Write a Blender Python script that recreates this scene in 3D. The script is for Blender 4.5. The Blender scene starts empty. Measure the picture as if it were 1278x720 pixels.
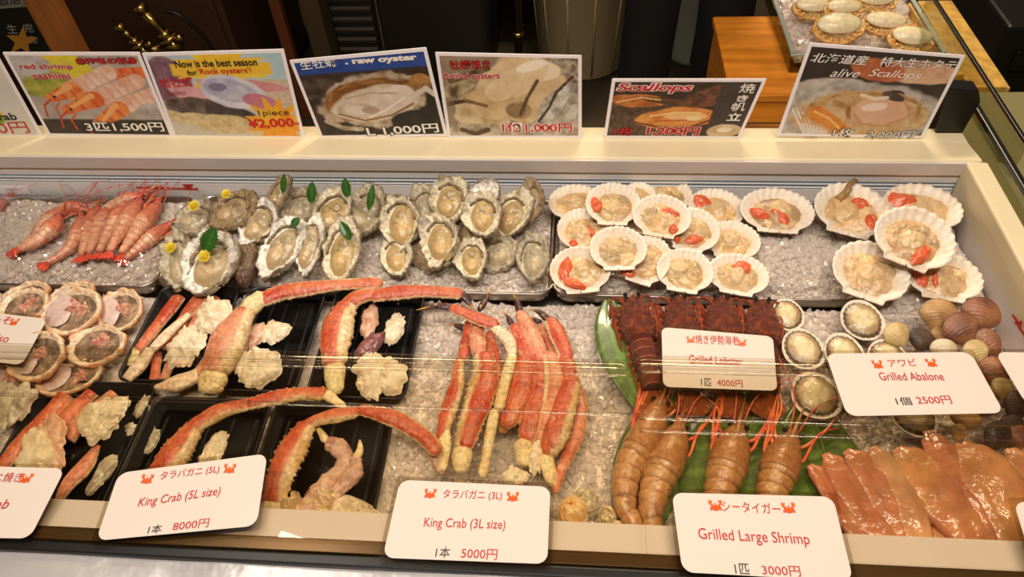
import bpy, math, random
import numpy as np
from mathutils import Matrix, Vector
from mathutils.geometry import tessellate_polygon

SC = bpy.context.scene
COL = SC.collection
# ------------------------------------------------------------------ camera
FPX, CX, CY = 930.0, 639.0, 360.0
_y = np.array([92, 1041, -930.0]); _y /= np.linalg.norm(_y)
_x = np.array([12539, -226, 930.0]); _x -= _y * _x.dot(_y); _x /= np.linalg.norm(_x)
_z = np.cross(_x, _y)
RC = np.array([_x, _y, _z])
CAM = np.array([0.0, 0.0, 1.52])
cd = bpy.data.cameras.new('camera'); cam = bpy.data.objects.new('camera', cd); COL.objects.link(cam)
m4 = Matrix.Identity(4)
for i in range(3):
    for j in range(3): m4[i][j] = RC[i][j]
    m4[i][3] = CAM[i]
cam.matrix_world = m4
cd.sensor_width = 36; cd.lens = 36 * FPX / 1278; cd.clip_start = .02
SC.camera = cam
# ------------------------------------------------------------------ light
SC.view_settings.view_transform = 'Standard'; SC.view_settings.look = 'None'
SC.view_settings.gamma = 1; SC.view_settings.use_curve_mapping = False
SC.view_settings.exposure = -.22
w = bpy.data.worlds.new('world'); SC.world = w; w.use_nodes = True
w.node_tree.nodes['Background'].inputs[0].default_value = (1, .8, .6, 1)
w.node_tree.nodes['Background'].inputs[1].default_value = .12
def area(name, loc, target, size, power, col, sy=None, spread=math.pi):
    l = bpy.data.lights.new(name, 'AREA'); l.energy = power; l.color = col; l.spread = spread
    l.shape = 'RECTANGLE'; l.size = size; l.size_y = sy or size
    o = bpy.data.objects.new(name, l); COL.objects.link(o); o.location = loc
    o.rotation_euler = (Vector(target) - Vector(loc)).to_track_quat('-Z', 'Y').to_euler()
area('overhead_light', (-.35, .05, 2.75), (-.2, .7, .65), 1.3, 22, (1, .90, .79), .25, 2.4)
area('overhead_light', (.75, .3, 2.75), (.3, .8, .65), .9, 13.5, (1, .89, .77), .22, 2.4)
area('overhead_light', (-1.0, .9, 2.7), (-.4, .8, .65), .5, 7, (1, .91, .8), .3, 2.4)
area('overhead_light', (.5, 3.2, 2.9), (.5, 2.0, .4), .9, 34, (1, .84, .62), .3, 2.0)  # added back light to brighten bin and bench, no known lamp there
area('added_uplight', (.0, 3.0, 2.1), (.0, 1.9, 3.2), 3.0, 85, (1, .80, .5), .3)  # added unseen uplight, brightens the ceiling so the lid mirrors its brown
# ------------------------------------------------------------------ helpers
rng = np.random.default_rng(7)
def ray(px, py): return RC @ np.array([(px - CX) / FPX, -(py - CY) / FPX, -1.0])
def at(px, py, z):
    d = ray(px, py); return CAM + d * ((z - CAM[2]) / d[2])
def atY(px, py, y):
    d = ray(px, py); return CAM + d * ((y - CAM[1]) / d[1])
def mpp(p): return -(RC.T @ (np.asarray(p) - CAM))[2] / FPX      # metres per pixel there
def S(*c):
    c = np.array(c, float) / 255; return np.where(c <= .04045, c / 12.92, ((c + .055) / 1.055) ** 2.4)
def mixc(a, b, t):
    t = np.clip(np.asarray(t, float), 0, 1)[..., None]; return np.asarray(a) * (1 - t) + np.asarray(b) * t
def sstep(a, b, x):
    t = np.clip((x - a) / (b - a), 0, 1); return t * t * (3 - 2 * t)
def _h(i, j, k, s):
    n = (i * 374761393 + j * 668265263 + k * 2147483647 + s * 974634277) & 0xffffffff
    n = ((n ^ (n >> 13)) * 1274126177) & 0xffffffff
    return ((n ^ (n >> 16)) & 0xffff) / 32767.5 - 1
def vnoise(P, sc, seed=0):
    Q = np.asarray(P, float) * sc; I = np.floor(Q).astype(np.int64); Fq = Q - I; Fq = Fq * Fq * (3 - 2 * Fq)
    r = 0
    for a in (0, 1):
        for b in (0, 1):
            for c in (0, 1):
                wt = (Fq[:, 0] if a else 1 - Fq[:, 0]) * (Fq[:, 1] if b else 1 - Fq[:, 1]) * (Fq[:, 2] if c else 1 - Fq[:, 2])
                r = r + wt * _h(I[:, 0] + a, I[:, 1] + b, I[:, 2] + c, seed)
    return r
def fbm(P, sc, seed=0, o=3):
    r = 0; a = 1
    for k in range(o): r = r + a * vnoise(P, sc * 2 ** k, seed + k * 17); a *= .5
    return r / 1.7
class MB:
    """collects pieces, builds ONE mesh object with a pigment attribute"""
    def __init__(s): s.V = []; s.F = []; s.C = []; s.n = 0; s.I = []; s.S = []
    def add(s, V, F, C=None, mi=0, sm=True):
        V = np.asarray(V, float); s.V.append(V)
        if C is None: C = (1, 1, 1)
        C = np.asarray(C, float)
        s.C.append(np.broadcast_to(C, V.shape).copy())
        for f in F:
            f = np.asarray(f)
            if len(f): s.F.append(f + s.n); s.I.append(np.full(len(f), mi)); s.S.append(np.full(len(f), sm))
        s.n += len(V); return s
    def box(s, c, d, C=None, R=None):
        v = np.array([[x, y, z] for x in (-.5, .5) for y in (-.5, .5) for z in (-.5, .5)]) * np.array(d)
        if R is not None: v = v @ np.array(R).T
        return s.add(v + np.array(c), [[[0, 1, 3, 2], [4, 6, 7, 5], [0, 4, 5, 1], [2, 3, 7, 6], [0, 2, 6, 4], [1, 5, 7, 3]]], C)
    def build(s, name, mat, parent=None, smooth=True, bevel=0, M=None):
        V = np.concatenate(s.V); C = np.concatenate(s.C)
        if M is not None: V = V @ np.array(M)[:3, :3].T + np.array(M)[:3, 3]
        me = bpy.data.meshes.new(name)
        me.vertices.add(len(V)); me.vertices.foreach_set('co', V.ravel())
        lt = np.concatenate([np.full(len(f), f.shape[1]) for f in s.F]); li = np.concatenate([f.ravel() for f in s.F])
        me.loops.add(len(li)); me.loops.foreach_set('vertex_index', li.astype(np.int32))
        me.polygons.add(len(lt)); st = np.concatenate([[0], np.cumsum(lt)[:-1]])
        me.polygons.foreach_set('loop_start', st.astype(np.int32))
        try: me.polygons.foreach_set('loop_total', lt.astype(np.int32))
        except Exception: pass
        me.polygons.foreach_set('use_smooth', np.concatenate(s.S) & bool(smooth)); me.polygons.foreach_set('material_index', np.concatenate(s.I).astype(np.int32))
        a = me.color_attributes.new('Col', 'FLOAT_COLOR', 'POINT')
        a.data.foreach_set('color', np.c_[C, np.ones(len(C))].ravel())
        me.update(calc_edges=True); me.validate()
        for q in (mat if isinstance(mat, (list, tuple)) else [mat]): me.materials.append(q)
        o = bpy.data.objects.new(name, me); COL.objects.link(o)
        if parent: o.parent = parent
        if bevel:
            b = o.modifiers.new('bevel', 'BEVEL'); b.width = bevel; b.segments = 2; b.limit_method = 'ANGLE'
        return o
def tag(o, label=None, cat=None, group=None, kind=None):
    if label: o['label'] = label
    if cat: o['category'] = cat
    if group: o['group'] = group
    if kind: o['kind'] = kind
    return o
def thing(name, label, cat, M=None, group=None, loc=None):
    o = bpy.data.objects.new(name, None); COL.objects.link(o); o.empty_display_size = .02
    if M is not None: o.matrix_world = Matrix([list(map(float, r)) for r in M])
    if loc is not None: o.location = [float(v) for v in loc]
    return tag(o, label, cat, group)
def polar(nr, nt):
    rho = np.concatenate([[0], np.repeat(np.arange(1, nr + 1) / nr, nt)])
    th = np.concatenate([[0], np.tile(np.arange(nt) / nt * 2 * math.pi, nr)])
    j = np.arange(nt); k = (j + 1) % nt
    tri = np.c_[np.zeros(nt, int), 1 + j, 1 + k]
    q = np.concatenate([np.c_[1 + i * nt + j, 1 + (i + 1) * nt + j, 1 + (i + 1) * nt + k, 1 + i * nt + k] for i in range(nr - 1)]) if nr > 1 else np.zeros((0, 4), int)
    return rho, th, tri, q
def solid(mb, nr, nt, top, bot, ctop, cbot):
    """closed polar solid; top/bot: Nx3, same outline"""
    rho, th, tri, q = polar(nr, nt); N = len(rho)
    j = np.arange(nt); k = (j + 1) % nt; o = 1 + (nr - 1) * nt
    rim = np.c_[o + j, N + o + j, N + o + k, o + k]
    mb.add(np.r_[top, bot], [tri, q, tri[:, ::-1] + N, q[:, ::-1] + N, rim], np.r_[np.broadcast_to(ctop, top.shape), np.broadcast_to(cbot, bot.shape)])
def resample(P, n):
    P = np.asarray(P, float)
    if len(P) == 2: t = np.linspace(0, 1, n)[:, None]; return P[0] * (1 - t) + P[1] * t
    Q = np.r_[[2 * P[0] - P[1]], P, [2 * P[-1] - P[-2]]]; out = []
    d = np.r_[0, np.cumsum(np.linalg.norm(np.diff(P[:, :2], axis=0), axis=1))]
    for s in np.linspace(0, d[-1], n):
        i = min(max(np.searchsorted(d, s, 'right') - 1, 0), len(P) - 2); t = (s - d[i]) / max(d[i + 1] - d[i], 1e-9)
        p0, p1, p2, p3 = Q[i:i + 4]
        out.append(.5 * (2 * p1 + (p2 - p0) * t + (2 * p0 - 5 * p1 + 4 * p2 - p3) * t * t + (3 * p1 - p0 - 3 * p2 + p3) * t ** 3))
    return np.array(out)
def tube(P, rw, rh, ns=14, up=(0, 0, 1)):
    """swept tube: returns V, F, t, a (0..1 along, angle; a=0 is the path's right side, a=90 deg is up)"""
    P = np.asarray(P, float); n = len(P); rw = np.broadcast_to(rw, n); rh = np.broadcast_to(rh, n)
    T = np.gradient(P, axis=0); T /= np.linalg.norm(T, axis=1)[:, None] + 1e-12
    U = np.asarray(up, float) if np.ndim(up) == 2 else np.tile(np.asarray(up, float), (n, 1))
    B = np.cross(T, U); B /= np.linalg.norm(B, axis=1)[:, None] + 1e-12
    N = np.cross(B, T)
    a = np.arange(ns) / ns * 2 * math.pi
    V = P[:, None] + B[:, None] * (np.cos(a)[None, :, None] * rw[:, None, None]) + N[:, None] * (np.sin(a)[None, :, None] * rh[:, None, None])
    V = V.reshape(-1, 3); i = np.arange(n - 1)[:, None] * ns; j = np.arange(ns)[None]; k = (j + 1) % ns
    q = np.stack([i + j, i + k, i + ns + k, i + ns + j], -1).reshape(-1, 4)
    V = np.r_[V, [P[0]], [P[-1]]]; jj = np.arange(ns); kk = (jj + 1) % ns
    c0 = np.c_[np.full(ns, n * ns), kk, jj]; c1 = np.c_[np.full(ns, n * ns + 1), (n - 1) * ns + jj, (n - 1) * ns + kk]
    t = np.r_[np.repeat(np.linspace(0, 1, n), ns), 0, 1]; A = np.r_[np.tile(a, n), 0, 0]
    return V, [q, c0, c1], t, A
def rod(mb, pts, r, C=None, ns=8, n=None):
    P = resample(pts, n) if n else np.asarray(pts, float)
    if np.ndim(r) and len(r) != len(P): r = np.interp(np.linspace(0, 1, len(P)), np.linspace(0, 1, len(r)), r)
    V, F, t, a = tube(P, r, r, ns, up=(0.13, 0.21, 1)); return mb.add(V, F, C)
def rings(mb, prof, c, ns=32, C=None, axis='z'):
    """lathe: prof [(r,h)...] about a vertical axis at c"""
    a = np.arange(ns) / ns * 2 * math.pi; V = []
    for r, h in prof: V.append(np.c_[np.cos(a) * r, np.sin(a) * r, np.full(ns, h)])
    V = np.concatenate(V)
    if axis == 'y': V = V[:, [0, 2, 1]] * np.array([1, -1, 1])
    if axis == 'x': V = V[:, [2, 1, 0]]
    j = np.arange(ns); k = (j + 1) % ns
    q = np.concatenate([np.c_[i * ns + j, i * ns + k, (i + 1) * ns + k, (i + 1) * ns + j] for i in range(len(prof) - 1)])
    return mb.add(V + np.array(c), [q], C)
def quadgrid(c4, nu, nv):
    """c4 = corners tl, tr, br, bl ; returns V (v down, u right), F, u, v"""
    u, v = np.meshgrid(np.linspace(0, 1, nu), np.linspace(0, 1, nv)); u = u.ravel(); v = v.ravel()
    F = []; i = (np.arange(nv - 1)[:, None] * nu + np.arange(nu - 1)[None]).ravel()
    return bil(c4, u, v), [np.c_[i, i + nu, i + nu + 1, i + 1]], u, v
def bil(c4, u, v):
    a, b, c, d = [np.asarray(p, float) for p in c4]; u = np.asarray(u)[:, None]; v = np.asarray(v)[:, None]
    return a * (1 - u) * (1 - v) + b * u * (1 - v) + c * u * v + d * (1 - u) * v
# ------------------------------------------------------------------ materials
def mat(name, col=(1, 1, 1), rough=.4, attr=False, bump=0, bscale=60, coat=0, croughness=.08, metal=0, var=0, vscale=30, trans=0, ior=1.45, sss=0, spec=.5, alpha=None, detail=4):
    m = bpy.data.materials.new(name); m.use_nodes = True; nt = m.node_tree; N = nt.nodes; L = nt.links
    b = N['Principled BSDF']; b.inputs['Roughness'].default_value = rough; b.inputs['Metallic'].default_value = metal
    b.inputs['Coat Weight'].default_value = coat; b.inputs['Coat Roughness'].default_value = croughness
    b.inputs['Transmission Weight'].default_value = trans; b.inputs['IOR'].default_value = ior
    b.inputs['Specular IOR Level'].default_value = spec
    if sss:
        b.inputs['Subsurface Weight'].default_value = sss; b.inputs['Subsurface Radius'].default_value = (1, .5, .3); b.inputs['Subsurface Scale'].default_value = .006
    tc = N.new('ShaderNodeTexCoord'); out = None
    if attr:
        a = N.new('ShaderNodeAttribute'); a.attribute_name = 'Col'; out = a.outputs['Color']
    if var:
        n = N.new('ShaderNodeTexNoise'); n.inputs['Scale'].default_value = vscale; n.inputs['Detail'].default_value = 5; L.new(tc.outputs['Object'], n.inputs['Vector'])
        r = N.new('ShaderNodeMapRange'); r.inputs['From Min'].default_value = .3; r.inputs['From Max'].default_value = .7
        r.inputs['To Min'].default_value = 1 - var; r.inputs['To Max'].default_value = 1 + var; L.new(n.outputs['Fac'], r.inputs['Value'])
        x = N.new('ShaderNodeVectorMath'); x.operation = 'SCALE'
        if out: L.new(out, x.inputs[0])
        else: x.inputs[0].default_value = tuple(col)[:3]
        L.new(r.outputs['Result'], x.inputs['Scale']); out = x.outputs['Vector']
    if out: L.new(out, b.inputs['Base Color'])
    else: b.inputs['Base Color'].default_value = (*tuple(col)[:3], 1)
    if bump:
        n = N.new('ShaderNodeTexNoise'); n.inputs['Scale'].default_value = bscale; n.inputs['Detail'].default_value = detail; L.new(tc.outputs['Object'], n.inputs['Vector'])
        bp = N.new('ShaderNodeBump'); bp.inputs['Strength'].default_value = 1; bp.inputs['Distance'].default_value = bump
        L.new(n.outputs['Fac'], bp.inputs['Height']); L.new(bp.outputs['Normal'], b.inputs['Normal'])
        if coat: L.new(bp.outputs['Normal'], b.inputs['Coat Normal'])
    return m
def clear(name, tint=(1, 1, 1), rough=.02, ior=1.5, bump=0, bscale=20, gain=1.0):
    """clear sheet: what lies behind shows through, the surface mirrors by Fresnel"""
    m = bpy.data.materials.new(name); m.use_nodes = True; nt = m.node_tree; N = nt.nodes; L = nt.links; N.clear()
    o = N.new('ShaderNodeOutputMaterial'); t = N.new('ShaderNodeBsdfTransparent'); t.inputs[0].default_value = (*tint, 1)
    g = N.new('ShaderNodeBsdfGlossy'); g.inputs['Roughness'].default_value = rough; f = N.new('ShaderNodeFresnel'); f.inputs['IOR'].default_value = ior
    x = N.new('ShaderNodeMixShader'); k = N.new('ShaderNodeMath'); k.operation = 'MULTIPLY'; k.inputs[1].default_value = gain; k.use_clamp = True
    ge = N.new('ShaderNodeNewGeometry'); q = N.new('ShaderNodeMath'); q.operation = 'MULTIPLY'; iv = N.new('ShaderNodeMath'); iv.operation = 'SUBTRACT'; iv.inputs[0].default_value = 1
    L.new(ge.outputs['Backfacing'], iv.inputs[1]); L.new(iv.outputs[0], q.inputs[1]); L.new(f.outputs[0], k.inputs[0]); L.new(k.outputs[0], q.inputs[0]); L.new(q.outputs[0], x.inputs[0]); L.new(t.outputs[0], x.inputs[1]); L.new(g.outputs[0], x.inputs[2]); L.new(x.outputs[0], o.inputs[0])
    if bump:
        tc = N.new('ShaderNodeTexCoord'); n = N.new('ShaderNodeTexNoise'); n.inputs['Scale'].default_value = bscale; n.inputs['Detail'].default_value = 3; L.new(tc.outputs['Object'], n.inputs['Vector'])
        bp = N.new('ShaderNodeBump'); bp.inputs['Distance'].default_value = bump; L.new(n.outputs['Fac'], bp.inputs['Height'])
        L.new(bp.outputs['Normal'], g.inputs['Normal']); L.new(bp.outputs['Normal'], f.inputs['Normal'])
    return m
M_enamel = mat('white_enamel', S(222, 206, 168), .4, var=.03, vscale=4, bump=.0004, bscale=3)
M_liner = mat('liner_enamel', S(208, 196, 188), .4, var=.03, vscale=6)
M_blue = mat('louvre_blue_grey', S(150, 172, 190), .35)
M_louvre = mat('louvre_white', S(232, 228, 226), .35)
M_black = mat('black_plastic', S(22, 20, 19), .35)
M_foam = mat('black_foam_tray', S(27, 25, 24), .38, bump=.0002, bscale=400)
M_steel = mat('tray_steel', S(170, 160, 150), .3, metal=1, bump=.0003, bscale=30)
M_bronze = mat('bronze_channel', S(86, 62, 30), .25, metal=.6)
M_sheet = mat('dented_white_sheet', S(182, 178, 176), .25, bump=.006, bscale=9, metal=.15)
M_meat = mat('wet_meat', attr=True, rough=.42, coat=.6, croughness=.1, bump=.0007, bscale=260, var=.12, vscale=160, sss=.08)
M_shell = mat('shell_pearl', attr=True, rough=.5, coat=.12, bump=.0006, bscale=300, var=.1, vscale=150)
M_rough = mat('rough_shell', attr=True, rough=.6, coat=.3, croughness=.25, bump=.003, bscale=170, var=.4, vscale=150)
M_crab = mat('crab_shell', attr=True, rough=.36, coat=.5, croughness=.14, bump=.0022, bscale=190, var=.3, vscale=170)
M_lob = mat('lobster_shell', attr=True, rough=.45, coat=.4, croughness=.2, bump=.003, bscale=330, var=.35, vscale=260)
M_shr = mat('shrimp_shell', attr=True, rough=.3, coat=.6, croughness=.12, bump=.0014, bscale=160, var=.26, vscale=140, sss=.06)
M_squid = mat('wet_squid', attr=True, rough=.3, coat=1, croughness=.07, bump=.005, bscale=40, var=.16, vscale=50, sss=.1)
M_paint = mat('printed_card', attr=True, rough=.35, coat=.1)
M_card = mat('white_card', S(250, 243, 246), .5)
M_leaf = mat('leaf', attr=True, rough=.35, coat=.3, var=.2, vscale=120)
M_ice = mat('crushed_ice', S(240, 226, 212), .3, coat=.9, croughness=.12)
_n = M_ice.node_tree; _t = _n.nodes.new('ShaderNodeBsdfTransparent'); _x = _n.nodes.new('ShaderNodeMixShader'); _x.inputs[0].default_value = .5
_n.links.new(_n.nodes['Principled BSDF'].outputs[0], _x.inputs[1]); _n.links.new(_t.outputs[0], _x.inputs[2]); _n.links.new(_x.outputs[0], _n.nodes['Material Output'].inputs[0])
M_icebed = mat('packed_ice', S(226, 208, 190), .25, trans=.0, bump=.004, bscale=140, var=.14, vscale=90, coat=.6)
M_lid = clear('clear_lid', (.95, .92, .85), .012, 1.5)
M_edge = clear('clear_edge', (.97, .96, .93), .12, 1.6, bump=.0008, bscale=30, gain=2.6)
M_film = clear('cling_film', (.95, .94, .93), .08, 1.5, bump=.02, bscale=14, gain=2.2)
M_sleeve = clear('card_sleeve', (.85, .82, .76), .12, 1.5)
M_glass = clear('side_glass', (.80, .80, .70), .03, 1.5)
# ------------------------------------------------------------------ the place
ZR, ZI, ZL = .70, .615, .712          # rim, ice level, clear lid
XR = .655
M_floor = mat('wet_floor', S(74, 64, 50), .35, var=.2, vscale=6)
M_ceil = mat('brown_ceiling_boards', S(120, 82, 44), .5, var=.2, vscale=3)
M_wall = mat('dark_wall', S(26, 24, 20), .6, var=.2, vscale=3)
tag(MB().box((0, 1, -.02), (7, 6, .04)).build('floor', M_floor), kind='structure')
tag(MB().box((0, 1, 3.22), (7, 6, .04)).build('ceiling', M_ceil), kind='structure')
tag(MB().box((0, 3.45, 1.6), (7, .1, 3.2)).build('wall_back', M_wall), kind='structure')
# the freezer case, one thing
# the marks are parts of the case
case = thing('display_freezer_case', 'long cream white freezer case holding the ice and all the seafood', 'freezer case', loc=(-.35, .7, 0))
case.location = (0, 0, 0)
XL = -1.55
MB().box(((XL + .72) / 2, .7, .27), (.72 - XL, .82, .54)).build('cabinet_body', M_enamel, case, False, .01)
MB().box(((XL + XR) / 2, .69, .55), (XR - XL, .70, .02)).build('liner_floor', M_liner, case, False)
b = MB(); P = [(1.03, .705), (1.034, .7085), (1.09, .700), (1.135, .6985), (1.135, .5), (1.05, .5), (1.03, .68)]
V = np.array([[x, y, z] for x in (XL, .682) for y, z in P]); n = len(P); i = np.arange(n)
V[n - 3 + n, 0] = .682
b.add(V, [np.c_[i, (i + 1) % n, n + (i + 1) % n, n + i], [list(range(n))[::-1]], [list(range(n, 2 * n))]])
b.build('back_rim', M_enamel, case, False, .003)
# louvre: white slats with blue-grey gaps between them
for z0, z1, c, dy in ((.6805, .6745, 0, .002), (.6745, .663, 1, 0), (.663, .6575, 0, .0015), (.6575, .6555, 1, .0), (.6555, .6495, 0, .002), (.6495, .6475, 1, .0), (.6475, .6445, 0, .0015), (.6445, .55, 1, 0)):
    MB().box(((XL + XR) / 2, 1.035 + dy, (z0 + z1) / 2), (XR - XL, .012, z0 - z1)).build('louvre_slat' if z1 > .6 else 'back_liner', M_louvre if c else M_blue, case, False)
MB().box(((XL + XR) / 2, 1.0285, .6935), (XR - XL, .005, .026)).build('rim_lip', M_liner, case, False, .001)
b = MB(); P = [(XR, .704), (XR + .003, .707), (.692, .703), (.694, .5), (.672, .5), (XR, .68), (XR + .012, .66), (XR + .012, .56), (XR + .004, .56), (XR, .65)]
P = [(XR, .68), (XR, .704), (XR + .003, .707), (.692, .703), (.694, .5), (XR + .01, .5)]
V = np.array([[x, y, z] for y in (.30, 1.034) for x, z in P]); n = len(P); i = np.arange(n)
b.add(V, [np.c_[i, n + i, n + (i + 1) % n, (i + 1) % n], [list(range(n))], [list(range(n, 2 * n))[::-1]]])
b.build('side_rim', M_enamel, case, False, .003)
b = MB(); P = [(.325, .56), (.325, .7), (.345, .7), (.378, .697), (.378, .56)]
V = np.array([[x, y, z] for x in (XL, XR) for y, z in P]); n = len(P); i = np.arange(n)
b.add(V, [np.c_[i, (i + 1) % n, n + (i + 1) % n, n + i], [list(range(n))[::-1]], [list(range(n, 2 * n))]])
b.build('front_rim', M_liner, case, False, .003)
MB().box(((XL + .69) / 2, .331, .704), (.69 - XL, .016, .006)).build('lid_channel', M_bronze, case, False, .001)
MB().box(((XL + .69) / 2, .314, .703), (.69 - XL, .012, .012)).build('gasket', M_black, case, False, .002)
V, F, u, v = quadgrid([(XL, .311, .703), (.72, .311, .703), (.72, .10, .69), (XL, .10, .69)], 90, 14)
V[:, 2] += .004 * fbm(V, 11, 3) + .003 * np.abs(fbm(V * [.5, 1, 1], 30, 5)) - .003
MB().add(V, F).build('front_ledge', M_sheet, case)
# red load line marks and the small notice on the liner
M_redink = mat('red_ink', S(190, 30, 30), .5); M_blackink = mat('black_ink', S(40, 36, 34), .5)
def quadmark(b, y, pts):
    p = np.array([atY(px, py, y) for px, py in pts]); b.add(p, [[list(range(len(p)))[::-1]]])
b = MB(); quadmark(b, 1.0275, [(170, 233), (247, 235), (247, 237), (170, 235)]); quadmark(b, 1.0272, [(227, 230), (242, 230), (234, 237)]); b.build('load_line_mark', M_redink, case, False)
for x in (800, 853): b = MB(); quadmark(b, 1.0275, [(x, 236), (x + 9, 236), (x + 7, 241), (x + 2, 241)]); b.build('load_line_mark', M_redink, case, False)
b = MB()
for a, c in (((1262, 393), (1272, 407)), ((1270, 408), (1290, 438))):
    q = []
    for (px, py) in (a, (a[0] + 3, a[1] - 1), (c[0] + 3, c[1] - 1), c):
        d = ray(px, py); q.append(CAM + d * ((XR - .0015) / d[0]))
    b.add(q, [[[0, 1, 2, 3]]])
q = []
for (px, py) in ((1265, 402), (1276, 400), (1274, 410)):
    d = ray(px, py); q.append(CAM + d * ((XR - .0016) / d[0]))
b.add(q, [[[0, 1, 2]]]); b.build('load_line_mark', M_redink, case, False)
MB().box(((XR + .008), .70, .615), (.012, .70, .13)).build('side_liner', M_liner, case, False)
# clear sliding lids over the front half
def rail(b, x0, x1, y, z, r, rh=None):
    xs = np.linspace(x0, x1, 60); V, F, t, a = tube(np.c_[xs, np.full(60, y), np.full(60, z)], r, rh or r, 14); b.add(V, F)
for x0, x1, zz, y0, yb, lab in ((XL, .0915, ZL, .335, .594, 'clear sliding lid covering the king crab half of the case'),
                                (.09, XR + .004, ZL + .006, .335, .598, 'clear sliding lid covering the lobster, abalone and squid half')):
    t = thing('sliding_lid', lab, 'lid', loc=(0, 0, 0))
    MB().box(((x0 + x1) / 2, (y0 + yb) / 2, zz), (x1 - x0, yb - y0, .004)).build('pane', M_lid, t, False)
    b = MB(); rail(b, x0, x1, yb - .004, zz + .001, .0075, .005); rail(b, x0, x1, yb - .019, zz + .001, .004, .004); b.build('edge_rail', M_edge, t)
    b = MB()
    if x0 < 0: rail(b, x0, x1, .512, zz + .003, .0028)
    else: rail(b, x0, x1, .506, zz + .003, .004); rail(b, x0, x1, .487, zz + .003, .003)
    b.build('handle_rib', M_edge, t)
# ------------------------------------------------------------------ ice
_ico = None
def ico():
    global _ico
    if _ico is None:
        p = (1 + 5 ** .5) / 2
        V = np.array([(-1, p, 0), (1, p, 0), (-1, -p, 0), (1, -p, 0), (0, -1, p), (0, 1, p), (0, -1, -p), (0, 1, -p), (p, 0, -1), (p, 0, 1), (-p, 0, -1), (-p, 0, 1)]) / 1.9
        F = np.array([(0, 11, 5), (0, 5, 1), (0, 1, 7), (0, 7, 10), (0, 10, 11), (1, 5, 9), (5, 11, 4), (11, 10, 2), (10, 7, 6), (7, 1, 8), (3, 9, 4), (3, 4, 2), (3, 2, 6), (3, 6, 8), (3, 8, 9), (4, 9, 5), (2, 4, 11), (6, 2, 10), (8, 6, 7), (9, 8, 1)])
        _ico = V, F
    return _ico
def ice_h(x, y, seed=2): 
    Pn = np.c_[x, y, np.zeros(len(x))]; return .006 * fbm(Pn, 14, seed) + .003 * fbm(Pn, 50, seed + 4)
def ice(name_label, x0, x1, y0, y1, z, n, size=.0043, seed=2, mask=None, mound=0):
    nx, ny = int((x1 - x0) / .008) + 2, int((y1 - y0) / .008) + 2
    V, F, u, v = quadgrid([(x0, y1, z), (x1, y1, z), (x1, y0, z), (x0, y0, z)], nx, ny)
    def hh(x, y):
        uu = (x - x0) / (x1 - x0); vv = (y - y0) / (y1 - y0)
        e = np.minimum(np.minimum(uu * (x1 - x0), (1 - uu) * (x1 - x0)), np.minimum(vv * (y1 - y0), (1 - vv) * (y1 - y0)))
        return z + ice_h(x, y, seed) + mound * sstep(0, .05, e) - .012 * (1 - sstep(0, .02, e))
    V[:, 2] = hh(V[:, 0], V[:, 1])
    r = np.random.default_rng(seed); b = MB(); b.add(V, F)
    x = r.uniform(x0 + .006, x1 - .006, n); y = r.uniform(y0 + .006, y1 - .006, n)
    if mask is not None: k = mask(x, y); x = x[k]; y = y[k]
    n = len(x); I, FI = ico(); s = size * (.45 + r.random(n) ** 3 * 1.6)
    A = r.normal(size=(n, 3, 3)); Q = np.linalg.qr(A)[0]
    W = I[None] * (s[:, None, None] * r.uniform(.5, 1.2, (n, 1, 3))) * r.uniform(.7, 1.2, (n, 12, 1))
    W = np.einsum('nij,nkj->nki', Q, W) + np.c_[x, y, hh(x, y) + s * .25][:, None]
    b.add(W.reshape(-1, 3), [(np.arange(n)[:, None, None] * 12 + FI[None]).reshape(-1, 3)], None, 1, False)
    tag(b.build('crushed_ice', [M_icebed, M_ice]), name_label, 'ice', kind='stuff')
def ground(x, y): return ZI + float(ice_h(np.array([x]), np.array([y]))[0])
ice('crushed ice bed along the front half of the case', -1.25, XR, .385, .795, ZI - .012, 44000, mask=lambda x, y: ~((x < -.235) & (x > -.70)) | (y > .775))
ice('loose crushed ice behind the big scallops at the right end', .440, XR - .003, .772, 1.026, ZI + .003, 12500, seed=5)
def ice_tray(x0, x1, y0, y1, label, icelabel, n, seed, mound=.006):
    t = thing('ice_tray', label, 'tray', loc=((x0 + x1) / 2, (y0 + y1) / 2, .60)); t.location = (0, 0, 0)
    def rr(dx, r, k=8):
        p = []
        for cx_, cy_, a0 in ((x1 - r, y1 - r, 0), (x0 + r, y1 - r, 90), (x0 + r, y0 + r, 180), (x1 - r, y0 + r, 270)):
            for q in range(k + 1):
                a = math.radians(a0 + 90 * q / k); p.append((cx_ + (r + dx) * math.cos(a), cy_ + (r + dx) * math.sin(a)))
        return np.array(p)
    b = MB(); prof = [(-.012, .597), (-.004, .600), (.001, .616), (.003, .620), (.006, .620), (.007, .617), (.005, .614), (-.002, .594)]
    L = [np.c_[rr(d, .025), np.full(36, z)] for d, z in prof]; N = 36; j = np.arange(N); k = (j + 1) % N
    q = np.concatenate([np.c_[a * N + j, a * N + k, (a + 1) * N + k, (a + 1) * N + j] for a in range(len(prof) - 1)])
    b.add(np.concatenate(L), [q, [list(range(N))], [list(range(7 * N, 8 * N))[::-1]]]); b.build('pan', M_steel, t)
    ice(icelabel, x0 + .004, x1 - .004, y0 + .004, y1 - .004, ZI + .001, n, seed=seed, mound=mound)
ice_tray(-1.36, -.70, .797, 1.015, 'shallow steel tray of ice under the wrapped red shrimp', 'white crushed ice under the wrapped red shrimp', 14000, 3)
ice_tray(-.69, -.03, .800, 1.02, 'shallow steel tray of ice under the oysters', 'crushed ice under the oysters', 13000, 4)
ice_tray(-.022, .455, .800, 1.02, 'shallow steel tray of ice under the small scallops', 'crushed ice under the small scallops', 10000, 6)
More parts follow.
